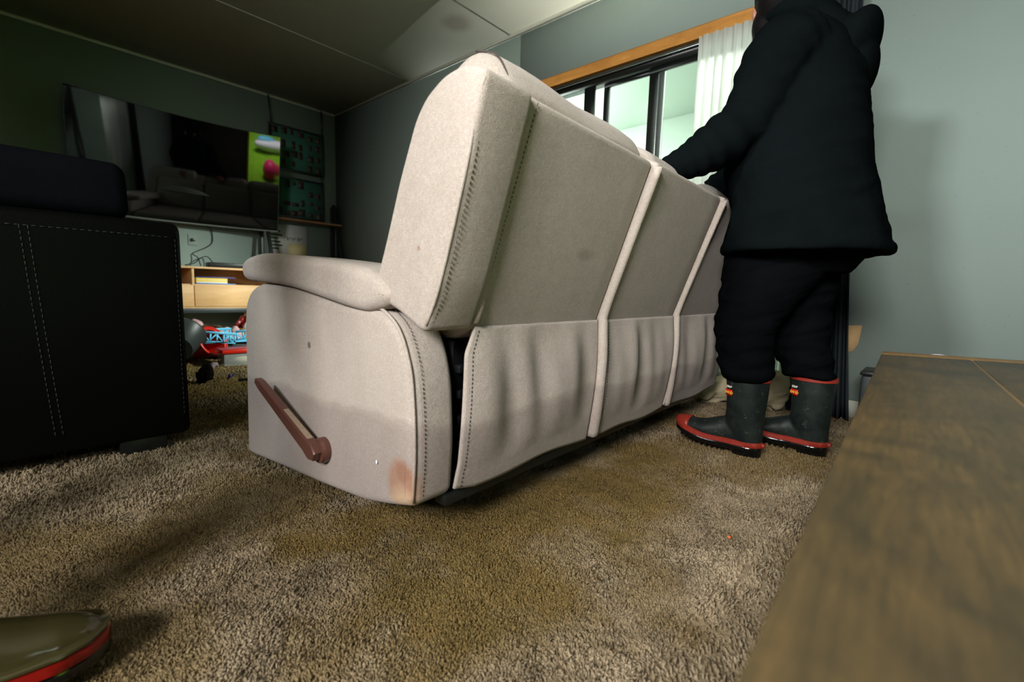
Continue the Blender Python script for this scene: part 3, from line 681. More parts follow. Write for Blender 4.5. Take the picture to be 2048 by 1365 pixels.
for k in range(7):
    t_ = 0.10 + 0.42 * k / 6; c_ = np.array([HV, HW]) + dirv * (Ln * t_ - 0.018); hw = 0.0195 * (1 - t_) + 0.0125 * t_; uo = -0.026 - 0.016 * t_; th = 0.013 - 0.004 * t_
    q = c_ + perp * (hw + 0.0006); rings.append([(uo - th * .6, q[0], q[1]), (uo + th * .6, q[0], q[1])])
loft(bm, rings, False, False); o = link('scuffed_face', bm_mesh(bm), M['lever_worn'], lev); o['label'] = 'scuffed pale upper face of the lever'
bm = bmesh.new(); ellipsoid(bm, (-0.003, 0.118, 0.183), (0.002, 0.0025, 0.0045)); link('fluff_speck', bm_mesh(bm), M['white'], sofa)

# ================================================================== PERSON
person = empty('person', (1.79, 0.36, 0.0), 'person in black hooded jacket and black trousers leaning over the sofa back', 'person')
PO = Vector(person.location)
def plink(name, me, mat, parent=person):
    me.transform(Matrix.Translation(-PO)); return link(name, me, mat, parent)
X_, Y_, Z_ = Vector((1, 0, 0)), Vector((0, 1, 0)), Vector((0, 0, 1))
def vertical(bm, rows, fold=None, n=40):
    rows = np.array(rows); m_ = []
    for k in range(len(rows) - 1):
        for q in range(6): m_.append(rows[k] + (rows[k + 1] - rows[k]) * (q / 6))
    m_.append(rows[-1]); rings = []
    for (cx, cy, cz, rx, ry) in m_:
        rings.append(ellring((cx, cy, cz), X_, Y_, rx, ry, n, (lambda a, z=cz: fold(a, z)) if fold else None))
    loft(bm, rings)
# jacket
def jf(a, z):
    k = max(0, (1.15 - z) / 0.45)
    return 1 + 0.012 * k * math.sin(5 * a + 2 * z) + 0.010 * k * math.sin(9 * a + 1.0) + 0.006 * math.sin(31 * z + 3 * math.sin(a * 2))
bm = bmesh.new()
vertical(bm, [(1.775, .350, .695, .250, .240), (1.775, .350, .72, .250, .238), (1.775, .358, .85, .245, .208), (1.775, .390, .97, .240, .208), (1.78, .395, 1.06, .228, .200), (1.79, .40, 1.18, .212, .188), (1.81, .408, 1.28, .205, .178), (1.81, .42, 1.36, .185, .150), (1.82, .43, 1.42, .135, .125), (1.82, .44, 1.465, .095, .10)], jf)
def arm_tube(bm, pts, rads, fr=60):
    P = smoothpath(pts, 9); Rr = np.interp(np.linspace(0, 1, len(P)), np.linspace(0, 1, len(rads)), rads)
    n = len(P)
    Rr = [r * (1 + 0.085 * math.sin(i * 1.15) * (0.2 + (i / n))) for i, r in enumerate(Rr)]
    tube(bm, P, Rr, 20)
arm_tube(bm, [(1.70, .40, 1.34), (1.635, .425, 1.29), (1.60, .455, 1.20), (1.575, .485, 1.10), (1.50, .545, 1.02), (1.455, .590, .978), (1.425, .630, .955), (1.395, .668, .938)], [.10, .098, .092, .085, .076, .066, .055, .044, .032])
arm_tube(bm, [(1.92, .40, 1.33), (1.99, .45, 1.26), (2.01, .52, 1.15), (1.96, .60, 1.04), (1.90, .655, .985), (1.885, .700, .955)], [.10, .09, .082, .068, .055, .05])
# hem roll
vertical(bm, [(1.775, .350, .697, .254, .244), (1.775, .350, .722, .254, .243)], jf)
def wrinkle(me, amp, sc, seed):
    n = len(me.vertices); co = np.zeros(n * 3, np.float32); me.vertices.foreach_get('co', co); co = co.reshape(-1, 3); no = np.zeros(n * 3, np.float32); me.vertices.foreach_get('normal', no); no = no.reshape(-1, 3)
    a = fnoise(co[:, 0] + co[:, 1] * .6 + 5, co[:, 2] * 2.2 + co[:, 1] * .8 + 5, sc, seed, 3); r = 1 - np.abs(a - 0.5) * 4; co += no * (amp * r)[:, None]; me.vertices.foreach_set('co', co.ravel()); me.update()
jm = remesh(bm, 0.008, 5); wrinkle(jm, 0.0045, 7, 41); jacket = plink('jacket', jm, M['jacket'])
# hood folded down the back
bm = bmesh.new()
ellipsoid(bm, (1.83, .335, 1.41), (.115, .10, .055), Matrix.Rotation(0.75, 3, 'X'), 24)
ellipsoid(bm, (1.855, .272, 1.335), (.125, .058, .125), Matrix.Rotation(0.35, 3, 'X'), 24)
ellipsoid(bm, (1.862, .252, 1.275), (.105, .046, .095), Matrix.Rotation(0.2, 3, 'X'), 20)
tube(bm, smoothpath([(1.74, .50, 1.47), (1.715, .44, 1.465), (1.74, .37, 1.455), (1.82, .335, 1.45), (1.90, .37, 1.455), (1.93, .44, 1.465), (1.91, .50, 1.47)], 5), 0.032, 12)
hm = remesh(bm, 0.007, 3); plink('hood', hm, M['jacket'], jacket)
# jacket seam lines
bm = bmesh.new()
def ray_surface(px, py, me_, off=0.0006):
    return None
for a, nm in ((3.55, 'back seam'), (2.75, 'side seam')):
    P = []
    for k in range(26):
        z = .74 + k * (1.20 - .74) / 25
        rr = [(.72, .225, .238, 1.80, .350), (.85, .218, .206, 1.80, .355), (1.0, .210, .190, 1.80, .375), (1.15, .205, .185, 1.80, .40), (1.28, .205, .178, 1.81, .408)]
        zz = [q[0] for q in rr]; rx = np.interp(z, zz, [q[1] for q in rr]); ry = np.interp(z, zz, [q[2] for q in rr]); cx = np.interp(z, zz, [q[3] for q in rr]); cy = np.interp(z, zz, [q[4] for q in rr])
        k_ = jf(a, z) * 1.0; P.append((cx + math.cos(a) * rx * k_, cy + math.sin(a) * ry * k_, z))
    tube(bm, P, 0.0022, 6)
plink('seam', bm_mesh(bm), M['jacket'], jacket)
# trousers
def tf(seed, z0=0.25, z1=0.60, amp=0.065):
    def f(a, z):
        k = min(1, max(0, (z1 - z) / (z1 - z0)))
        return 1 + amp * k * (0.6 * math.sin(118 * z + 1.6 * math.sin(a + seed)) + 0.5 * math.sin(71 * z + 2.0 * math.sin(2 * a + seed * 2))) + 0.015 * math.sin(3 * a + 9 * z)
    return f
bm = bmesh.new()
vertical(bm, [(1.80, .36, .95, .17, .15), (1.80, .36, .80, .19, .19), (1.795, .365, .70, .175, .19), (1.79, .365, .64, .13, .15)])
vertical(bm, [(1.745, .39, .78, .12, .165), (1.735, .405, .68, .115, .165), (1.725, .425, .62, .108, .145), (1.715, .45, .55, .10, .122), (1.705, .475, .47, .092, .100), (1.70, .480, .40, .088, .090), (1.70, .470, .34, .084, .084), (1.70, .462, .292, .080, .080), (1.70, .458, .268, .066, .070)], tf(0.4))
vertical(bm, [(1.86, .36, .78, .12, .15), (1.865, .36, .65, .10, .12), (1.87, .355, .55, .088, .095), (1.88, .350, .45, .084, .088), (1.882, .34, .38, .082, .086), (1.885, .32, .32, .078, .082), (1.886, .308, .28, .072, .078)], tf(2.1))
tm = remesh(bm, 0.0065, 2); wrinkle(tm, 0.008, 9, 47); plink('trousers', tm, M['trouser'])
# body: one continuous surface (skin modifier skeleton + fingers + head, fused)
def skin_chain(nodes, edges, rad, sub=2, root=0):
    me = bpy.data.meshes.new('sk'); me.from_pydata(nodes, edges, []); o = bpy.data.objects.new('sk', me); COL.objects.link(o)
    m = o.modifiers.new('skin', 'SKIN'); m.use_smooth_shade = True
    for i, r_ in enumerate(rad):
        me.skin_vertices[0].data[i].radius = (r_, r_) if not hasattr(r_, '__len__') else r_; me.skin_vertices[0].data[i].use_root = (i == root)
    s = o.modifiers.new('sub', 'SUBSURF'); s.levels = sub; s.render_levels = sub
    dg = bpy.context.evaluated_depsgraph_get(); r = bpy.data.meshes.new_from_object(o.evaluated_get(dg)); bpy.data.objects.remove(o); return r
nodes = [(1.80, .36, .84), (1.80, .375, 1.0), (1.80, .40, 1.18), (1.81, .42, 1.33), (1.81, .445, 1.43), (1.81, .46, 1.50),
         (1.68, .41, 1.32), (1.59, .47, 1.12), (1.45, .635, .958), (1.95, .41, 1.32), (2.0, .50, 1.15), (1.89, .665, .972),
         (1.73, .38, .78), (1.705, .47, .47), (1.70, .452, .14), (1.70, .50, .06), (1.87, .35, .78), (1.885, .33, .45), (1.888, .292, .14), (1.888, .34, .06)]
edges = [(0, 1), (1, 2), (2, 3), (3, 4), (4, 5), (3, 6), (6, 7), (7, 8), (3, 9), (9, 10), (10, 11), (0, 12), (12, 13), (13, 14), (14, 15), (0, 16), (16, 17), (17, 18), (18, 19)]
rad = [.13, .12, .13, .11, .055, .05, .055, .042, .026, .055, .042, .026, .085, .052, .030, .018, .08, .050, .030, .018]
bm = bmesh.new(); bm.from_mesh(skin_chain(nodes, edges, rad))
def hand(wrist, fw, side, palm_n):
    """palm and five bent fingers hooked over the backrest; fw = along the palm, side = towards the thumb, palm_n = out of the palm"""
    w0 = Vector(wrist); fw = Vector(fw).normalized(); palm_n = Vector(palm_n).normalized(); side = Vector(side).normalized()
    for q in range(4):
        s_ = (1.5 - q) * 0.021; a = w0 + fw * 0.01 + side * s_ * 0.5; b = w0 + fw * 0.085 + side * s_
        L = (0.042, 0.047, 0.044, 0.034)[q]
        c1 = b + fw * L * 0.9 + palm_n * L * 0.25; c2 = c1 + fw * L * 0.35 + palm_n * L * 0.72; c3 = c2 - fw * L * 0.1 + palm_n * L * 0.62
        bm.from_mesh(skin_chain([a, b, c1, c2, c3], [(0, 1), (1, 2), (2, 3), (3, 4)], [.013, .0105, .0092, .0085, .0072], 1))
    a = w0 + fw * 0.015 + side * 0.015; b = a + fw * 0.03 + side * 0.03; c1 = b + fw * 0.03 + side * 0.012 + palm_n * .012; c2 = c1 + fw * 0.02 + palm_n * 0.02
    bm.from_mesh(skin_chain([a, b, c1, c2], [(0, 1), (1, 2), (2, 3)], [.014, .012, .0105, .008], 1))
hand((1.455, .642, .952), (.05, .92, -.22), (.95, .1, .0), (0, -.2, -1)); hand((1.885, .69, .958), (-.05, .95, -.15), (-.95, .1, 0), (0, .05, -1))
# head
FD = Vector((.96, .28, 0)).normalized(); LF = Vector((-.28, .96, 0)).normalized(); UP = FD.cross(LF).normalized() 
HCn = Vector((1.80, .475, 1.515))
def hp(f, l, u): return HCn + FD * f + LF * l + UP * u
HM = Matrix((FD, LF, UP)).transposed()
ellipsoid(bm, hp(-.008, 0, .025), (.095, .076, .092), HM, 24); ellipsoid(bm, hp(.025, 0, -.035), (.065, .060, .075), HM, 20); ellipsoid(bm, hp(.055, 0, -.085), (.028, .035, .024), HM, 14)
ellipsoid(bm, hp(.095, 0, -.018), (.016, .012, .024), HM, 12); ellipsoid(bm, hp(.104, 0, -.03), (.013, .016, .010), HM, 12)
ellipsoid(bm, hp(.084, 0, -.055), (.010, .024, .006), HM, 12); ellipsoid(bm, hp(.082, 0, -.066), (.010, .021, .007), HM, 12)
for s in (1, -1):
    ellipsoid(bm, hp(.082, s * .03, .012), (.012, .02, .007), HM, 10); ellipsoid(bm, hp(.0, s * .079, -.012), (.018, .008, .030), HM, 14); ellipsoid(bm, hp(-.006, s * .086, -.004), (.016, .006, .022), HM, 12)
tube(bm, [(1.81, .44, 1.40), (1.805, .455, 1.47), HCn + Vector((0, 0, -.02))], 0.052, 16)
bd = plink('body', remesh(bm, 0.0055, 2), M['skin'])
for s in (1, -1):
    bm = bmesh.new(); ellipsoid(bm, hp(.084, s * .03, -.001), (.011, .013, .010), HM, 14); ey = plink('eye', bm_mesh(bm), M['white'], bd)
bm = bmesh.new(); ellipsoid(bm, hp(-.018, 0, .040), (.103, .088, .098), HM, 28); ellipsoid(bm, hp(-.055, 0, .0), (.065, .080, .085), HM, 20); ellipsoid(bm, hp(-.115, 0, .05), (.045, .05, .045), HM, 16)
ellipsoid(bm, hp(.035, .055, .02), (.055, .034, .08), HM, 14); ellipsoid(bm, hp(.03, .055, -.05), (.05, .032, .07), HM, 14); ellipsoid(bm, hp(-.03, .05, -.06), (.05, .04, .06), HM, 14)
plink('hair', remesh(bm, 0.007, 2), M['hair'])

# gumboots
def boot_outline(f, grow=0.0):
    # half widths of the footprint at f (0 = heel .. 0.295 = toe)
    xs = [0.0, .012, .04, .08, .13, .18, .22, .26, .285, .297]; ys = [.004, .024, .034, .034, .032, .040, .045, .040, .026, .003]
    return float(np.interp(f, xs, ys)) + grow
SPR = [1.0]
def spring(f): return SPR[0] * 0.034 * max(0, (f - 0.155) / 0.14) ** 1.6
def footprint(grow, z, n=26, f0=0.0, f1=0.297):
    L = []; fs = [f0 + (f1 - f0) * (0.5 - 0.5 * math.cos(math.pi * k / n)) for k in range(n + 1)]
    for f in fs: L.append((-boot_outline(f, grow), f, z + spring(f)))
    for f in reversed(fs): L.append((boot_outline(f, grow), f, z + spring(f)))
    return L
def boot_parts(mats, style, parent, mtx, labelled=True):
    def put(name, me, mat, par):
        me.transform(mtx); return link(name, me, mat, par)
    rub, red, sole = mats
    bm = bmesh.new()
    vertical_rows = [(0, .062, .272, .056, .070), (0, .060, .22, .054, .066), (0, .060, .16, .050, .062), (0, .062, .11, .047, .062), (0, .058, .07, .042, .058), (0, .05, .035, .036, .05)]
    vertical(bm, vertical_rows, None, 28)
    rings = []
    dz = lambda f: (SPR[0] - 1) * 0.030 * max(0, (f - 0.155) / 0.14) ** 1.6
    for f, zc, hh, hw in ((.010, .05, .03, .022), (.03, .058, .04, .034), (.08, .066, .052, .038), (.12, .068, .056, .036), (.155, .064, .048, .040), (.19, .060, .038, .0445), (.225, .062, .031, .0435), (.255, .068, .025, .038), (.278, .073, .018, .028), (.292, .077, .009, .012)):
        rings.append(ellring((0, f, zc + dz(f)), X_, Z_, hw, hh, 24))
    loft(bm, rings)
    b = put('boot', remesh(bm, 0.004, 3), rub, parent)
    # sole with heel block
    bm = bmesh.new(); loft(bm, [footprint(0.000, 0.014), footprint(0.004, 0.018), footprint(0.004, 0.030), footprint(0.001, 0.034)])
    loft(bm, [footprint(-0.004, 0.0, 14, 0.002, 0.085), footprint(0.0, 0.020, 14, 0.0, 0.09)])
    for k in range(9): f = .12 + k * .018; box(bm, (0, f, 0.010 + spring(f)), (boot_outline(f) * 1.7, .008, .012))
    me = bm_mesh(bm); sharp(me, 50); put('sole', me, sole, b)
    bm = bmesh.new(); loft(bm, [footprint(0.004, 0.032), footprint(0.0065, 0.034), footprint(0.0065, 0.048), footprint(0.001, 0.052)]); box(bm, (0, -.004, .042), (.02, .012, .012), .003)
    me = bm_mesh(bm); sharp(me, 50); put('foxing_band', me, red, b)
    if style == 'red':
        bm = bmesh.new(); rings = []
        for f, zc, hh, hw in ((.243, .067, .0305, .0455), (.255, .069, .0285, .042), (.272, .073, .0235, .034), (.288, .078, .016, .022), (.298, .081, .006, .008)): rings.append(ellring((0, f, zc), X_, Z_, hw, hh, 24))
        loft(bm, rings); put('toe_cap', bm_mesh(bm), red, b)
        bm = bmesh.new(); vertical(bm, [(0, .062, .262, .0590, .073), (0, .062, .276, .0595, .0735)], None, 36); me = bm_mesh(bm); sharp(me, 50); put('top_rim', me, red, b)
    else:
        bm = bmesh.new(); rings = [footprint(0.008, 0.050), footprint(0.0095, 0.053), footprint(0.004, 0.056)]; loft(bm, rings); put('welt', bm_mesh(bm), rub, b)
    return b
def boot_label(b, mtx):
    # small red patch with yellow letters and pale letters above, on the outer front of the shaft
    for (a0, a1, z0, z1, mat, nm) in ((2.02, 2.60, .205, .226, M['bright_red'], 'label_patch'),):
        bm = bmesh.new(); rows = []
        for z in (z0, z1):
            rows.append([bm.verts.new((.0575 * math.cos(a0 + (a1 - a0) * k / 8), .060 + .0695 * math.sin(a0 + (a1 - a0) * k / 8), z)) for k in range(9)])
        for i in range(8): bm.faces.new((rows[0][i], rows[0][i + 1], rows[1][i + 1], rows[1][i]))
        me = bm_mesh(bm); me.transform(mtx); o = link(nm, me, mat, b); sm = o.modifiers.new('thickness', 'SOLIDIFY'); sm.thickness = 0.0016; sm.offset = 0
    for body, z, size, mat in (('BAND', .2155, .014, M['label_yellow']), ('ERUP', .236, .011, M['label_white'])):
        a = 2.42; n = Vector((math.cos(a) / .0575, math.sin(a) / .0695, 0)).normalized(); p_ = Vector((.0585 * math.cos(a), .060 + .0705 * math.sin(a), z)) + n * .0012
        xax = Vector((0, 0, 1)).cross(n).normalized(); M4 = Matrix.Translation(p_) @ Matrix((xax, Vector((0, 0, 1)), n)).transposed().to_4x4()
        textobj('lettering', body, size, mat, b, mtx @ M4, 0.0006)
def bmtx(x, y, rz, o=PO): return Matrix.Translation(Vector((x, y, 0.004)) - o) @ Matrix.Rotation(rz, 4, 'Z')
for (x, y, rz) in ((1.70, .393, 0.02), (1.888, .232, -0.04)):
    mt = bmtx(x, y, rz); b = boot_parts((M['rubber'], M['red_rubber'], M['sole']), 'red', person, mt); boot_label(b, mt)

# the other person, of whom only a boot toe shows in the near left corner
B2 = empty('person', (-0.22, 0.76, 0), 'person at the bottom left corner wearing a wet olive boot with red sole', 'person')
o2 = Vector(B2.location)
SPR[0] = 0.15
for (x, y, rz) in ((-0.255, 0.893, -math.pi / 2 - 0.24), (-0.50, 1.12, -math.pi / 2 - 0.1)):
    boot_parts((M['olive_rubber'], M['wet_red'], M['sole']), 'olive', B2, bmtx(x, y, rz, o2) @ Matrix.Scale(1.08, 4))
bm = bmesh.new()
vertical(bm, [(-.19, .88, .25, .07, .075), (-.20, .88, .45, .08, .08), (-.26, .90, .75, .11, .11), (-.30, .96, .90, .15, .13)]); vertical(bm, [(-.43, 1.12, .25, .07, .075), (-.43, 1.12, .45, .08, .085), (-.36, 1.06, .75, .11, .11), (-.30, .98, .90, .15, .13)])
me = remesh(bm, .010, 2); me.transform(Matrix.Translation(-o2)); link('trousers', me, M['trouser'], B2)
DP = Matrix.Translation(Vector((-.07, .23, 0)) - o2)
bm = bmesh.new(); vertical(bm, [(-.24, .74, .80, .17, .20), (-.24, .74, 1.1, .16, .19), (-.24, .74, 1.35, .15, .21), (-.23, .74, 1.44, .08, .10)])
arm_tube(bm, [(-.24, .92, 1.36), (-.22, .99, 1.15), (-.12, .97, .95)], [.075, .065, .045]); arm_tube(bm, [(-.24, .56, 1.36), (-.22, .49, 1.15), (-.12, .50, .95)], [.075, .065, .045])
me = remesh(bm, .010, 2); me.transform(DP); link('jacket', me, M['jacket'], B2)
bm = bmesh.new(); ellipsoid(bm, (-.20, .74, 1.60), (.09, .075, .12)); ellipsoid(bm, (-.11, .74, 1.585), (.018, .014, .02)); tube(bm, [(-.23, .74, 1.0), (-.23, .74, 1.38), (-.21, .74, 1.55)], .055, 12)
for q_ in (1, -1): tube(bm, [(-.23, .74, 1.30), (-.24, .74 + q_ * .18, 1.34), (-.22, .74 + q_ * .25, 1.15), (-.12, .74 + q_ * .235, .94)], [.05, .04, .035, .028], 10)
for yy_ in (.97, .50):
    tube(bm, [(-.12, yy_, .95), (-.10, yy_, .88), (-.085, yy_, .83)], [.028, .036, .022], 10)
    for k in range(4): tube(bm, [(-.095, yy_ - .03 + k * .02, .87), (-.075, yy_ - .03 + k * .02, .80), (-.06, yy_ - .03 + k * .02, .77)], [.009, .009, .007], 8)
me = remesh(bm, .006, 2); me.transform(DP); link('body', me, M['skin'], B2)
bm = bmesh.new(); ellipsoid(bm, (-.22, .74, 1.64), (.095, .085, .11)); me = bm_mesh(bm); me.transform(DP); link('hair', me, M['hair'], B2)

# ================================================================== BLACK SOFA (left)
bs = empty('leather_sofa', (-0.45, 2.2, 0), 'black leather sofa with pale double stitching at the left edge', 'sofa')
def bl(name, poly, u0, u1, mat, r, par=bs, nm=1):  # u = world x
    return prismobj(name, poly, u0 + 0.45, u1 + 0.45, mat, par, r, None, 5, nm)
body = roundpoly([(-.40, .045), (-.40, .735), (.25, .735), (.25, .40), (.55, .38), (.55, .045)], [.01, .05, .05, .04, .05, .01], 5)
bb = bl('body', body, -1.25, 0.362, M['leather'], 0.022)
bl('arm', roundpoly([(-.36, .05), (-.36, .70), (.56, .60), (.58, .05)], [.01, .06, .07, .01], 5), 0.14, 0.366, M['leather'], 0.03)
for (u0, u1) in ((-1.15, -0.42), (-0.41, 0.245)):
    c_ = bl('back_cushion', smoothloop([(-.33, .735), (-.345, .82), (-.31, .895), (-.24, .91), (-.15, .895), (-.10, .80), (-.10, .735)], 5), u0, u1, M['charcoal'], 0.035, bs, 6)
bl('seat_cushion', roundpoly([(.10, .38), (.10, .50), (.58, .50), (.58, .38)], .05, 4), -1.1, 0.13, M['charcoal'], 0.04)
bm = bmesh.new()
for dx in (0.0, 0.016):
    stitches(bm, smoothpath([(0.445 + dx + .012, -.4012, .685), (0.470 + dx, -.4012, .45), (0.492 + dx, -.4012, .10)], 8), 0.010, 0.006, 0.0011)
stitches(bm, smoothpath([(-0.8, -.4012, .685), (0.3, -.4012, .685), (0.79, -.4012, .685)], 3), 0.010, 0.006, 0.001)
stitches(bm, [(0.795, -.4012, .68), (0.797, -.4012, .10)], 0.010, 0.006, 0.001)
link('stitching', bm_mesh(bm), M['pale_stitch'], bb)
for (x, y) in ((0.18, -.39), (0.2, .42), (-1.2, -.39), (-1.2, .42)):
    bm = bmesh.new(); box3(bm, (x + .45, y, 0.0), (x + .45 + .12, y + .09, .06), .004); me = bm_mesh(bm); sharp(me); link('leg', me, M['black_plastic'], bs)

# ================================================================== TABLE (right foreground)
TB = empty('coffee_table', (0.6, -0.35, 0), 'weathered brown wooden table filling the lower right corner', 'table', rz=math.radians(2.3))
def TBp(x, y): # world to table local
    v = Matrix.Rotation(-math.radians(2.3), 3, 'Z') @ Vector((x - 0.6, y + 0.35, 0)); return v.x, v.y
cx_, cy_ = TBp(1.524, .093)
TX1, TY1, TX0, TY0 = cx_, cy_, -0.95, cy_ - 0.85; ZT = 0.42
def skewx(y): return (TY1 - y) * 0.30
def plank(name, x0, x1, y0, y1, z0, z1, mat, bev=0.004, far=False):
    bm = bmesh.new(); vs = box3(bm, (x0, y0, z0), (x1, y1, z1), 0)
    for v in bm.verts:
        if v.co.x > x0 + 0.01 or far: v.co.x += skewx(v.co.y)
    bmesh.ops.bevel(bm, geom=list(bm.edges), offset=bev, segments=2, profile=0.5, affect='EDGES')
    me = bm_mesh(bm); sharp(me); return link(name, me, mat, TB)
pl = plank('end_board', TX1 - 0.075, TX1, TY0, TY1, ZT - 0.035, ZT, M['table_edge'], 0.003, True)
yy = TY1; k = 0
for wd in (0.165, 0.17, 0.17, 0.17, 0.175):
    plank('top_plank', TX0, TX1 - 0.077, yy - wd + 0.003, yy, ZT - 0.035, ZT - 0.0005, M['table'], 0.0025); 
    if k < 4: plank('seam_strip', TX0, TX1 - 0.077, yy - wd - 0.001, yy - wd + 0.004, ZT - 0.030, ZT - 0.0015, M['table_edge'], 0.0005)
    yy -= wd; k += 1
plank('apron', TX0 + .05, TX1 - 0.09, TY1 - 0.055, TY1 - 0.03, ZT - 0.12, ZT - 0.035, M['table']); plank('apron', TX0 + .05, TX1 - 0.09, TY0 + 0.03, TY0 + 0.055, ZT - 0.12, ZT - 0.035, M['table'])
for lx in (TX0 + .05, TX1 - .13):
    for ly in (TY1 - .085, TY0 + .025): plank('leg', lx, lx + .06, ly, ly + .06, 0.0, ZT - 0.035, M['table'], 0.004, True)

# items between the table and the wall
cr = empty('storage_crate', (2.42, 0.06, 0), 'dark grey crate on the floor by the wall behind the table', 'crate')
bm = bmesh.new(); box3(bm, (-.09, -.14, 0), (.09, .14, .245), .012); me = bm_mesh(bm); sharp(me); link('bin', me, M['dark_grey'], cr)
bm = bmesh.new(); box3(bm, (-.095, -.145, .245), (.095, .145, .262), .006); me = bm_mesh(bm); sharp(me); link('lid', me, M['black_plastic'], cr)
bp = at(1880, 722, 'x', 2.42)
bm = bmesh.new(); ellipsoid(bm, (0, 0, 0.045), (0.055, 0.055, 0.045)); ellipsoid(bm, (0, 0, 0.03), (0.062, 0.062, 0.03))
me = remesh(bm, 0.004, 2); b_ = link('ball', me, M['white']); b_.location = (2.42, -0.022, 0.262); tag(b_, 'white rounded plastic object just showing above the table edge', 'ball')
bm = bmesh.new(); P = [WW(y, z, 0.0) for y, z in ((.33, .43), (.245, .435), (.252, .35), (.27, .31), (.33, .30))]; Q = [WW(y, z, 0.004) for y, z in ((.33, .43), (.245, .435), (.252, .35), (.27, .31), (.33, .30))]
loft(bm, [P, Q]); tag(link('cardboard', bm_mesh(bm), M['card']), 'torn tan cardboard stuck to the wall beside the dark curtain', 'cardboard')
def clothpile(name, c, r, mat, label, seed, flat=0.5):
    rs = random.Random(seed); bm = bmesh.new()
    for k in range(9): 
        a = rs.random() * 6.28; q = rs.random() ** .5 * .6
        ellipsoid(bm, (r[0] * q * math.cos(a), r[1] * q * math.sin(a), r[2] * (.35 + .35 * rs.random())), (r[0] * rs.uniform(.35, .6), r[1] * rs.uniform(.3, .55), r[2] * rs.uniform(.3, .55)), Matrix.Rotation(rs.random() * 3, 3, 'Z') @ Matrix.Rotation(rs.uniform(-.5, .5), 3, 'X'), 12)
    me = remesh(bm, 0.008, 1)
    co = np.array([v.co[:] for v in me.vertices]); co[:, 2] += 0.006 * np.sin(co[:, 0] * 90 + co[:, 1] * 40) ; co[:, 2] = np.maximum(co[:, 2], 0.0); me.vertices.foreach_set('co', co.ravel()); wrinkle(me, 0.006, 26, seed)
    o = link(name, me, mat); o.location = c; return tag(o, label, 'cloth')
clothpile('blanket', (2.42, 0.84, 0), (0.12, 0.16, 0.13), M['cream'], 'crumpled cream blanket on the floor between sofa end and boots', 4)
clothpile('blanket', (2.46, 0.57, 0), (0.10, 0.10, 0.20), M['cream'], 'crumpled cream blanket on the floor seen between the two boots', 6)

# ================================================================== TV WALL
tv = empty('television', (1.045, 4.95, 1.5), 'large black television mounted high on the far wall', 'television')
TVX0, TVX1 = 0.285, 1.755; ZB, ZTp = 1.053, 1.918; YBt, YTt = 4.80, 4.66
def tvp(s, t_, d=0.0):      # s across 0..1, t up 0..1, d behind screen
    x = TVX0 + (TVX1 - TVX0) * s; y = YBt + (YTt - YBt) * t_; z = ZB + (ZTp - ZB) * t_
    sag = 0.11 * (1 - (2 * s - 1) ** 2); nn = Vector((0, ZTp - ZB, YBt - YTt)).normalized()
    p_ = Vector((x, y + sag, z)) + nn * d; return p_ - Vector(tv.location)
def tvshell(s0, s1, t0, t1, d0, d1, n=40):
    bm = bmesh.new(); rings = []
    for k in range(n + 1):
        s = s0 + (s1 - s0) * k / n; rings.append([tvp(s, t0, d0), tvp(s, t1, d0), tvp(s, t1, d1), tvp(s, t0, d1)])
    loft(bm, rings); me = bm_mesh(bm); sharp(me, 40); return me
link('screen', tvshell(0.004, 0.996, 0.012, 0.993, -0.001, 0.006), M['screen'], tv)
bez = link('bezel', tvshell(0, 1, 0, 1, 0.0005, 0.03), M['black_plastic'], tv)
link('bottom_strip', tvshell(0, 1, -0.004, 0.010, -0.004, 0.03), M['silver'], tv)
bm = bmesh.new(); box3(bm, (-.22, -.09, -.2), (.18, .08, .2), .01); me = bm_mesh(bm); sharp(me); link('wall_bracket', me, M['black_metal'], tv)
# cables
def cord(name, pts, r, mat, label, cat='cable', parent=None):
    bm = bmesh.new(); tube(bm, smoothpath(pts, 8), r, 8); o = link(name, bm_mesh(bm), mat, parent)
    if label: tag(o, label, cat)
    return o
A = lambda px, py, y=5.0: tuple(at(px, py, 'y', y))
cord('cable', [A(413, 452, 4.97), A(423, 462, 5.015), A(425, 483, 5.02), A(415, 494, 5.02), A(386, 507, 5.02), A(395, 515, 4.97), A(402, 532, 4.90)], 0.004, M['black_plastic'], 'black cable looping down the wall below the television')
cord('cable', [A(370, 530, 4.90), A(388, 527, 4.92), A(402, 516, 4.98), A(415, 514, 4.98), A(427, 527, 4.93)], 0.004, M['black_plastic'], 'black cable arching over the cabinet top beside the slim box')
p_ = A(385, 480, YW)
so = empty('wall_socket', p_, 'small white wall socket with black plug below the television', 'socket')
boxobj('plate', (-.035, -.008, -.05), (.035, 0, .05), M['wall'], so, .003); boxobj('plug', (-.013, -.035, -.012), (.013, -.008, .012), M['black_plastic'], so, .003)
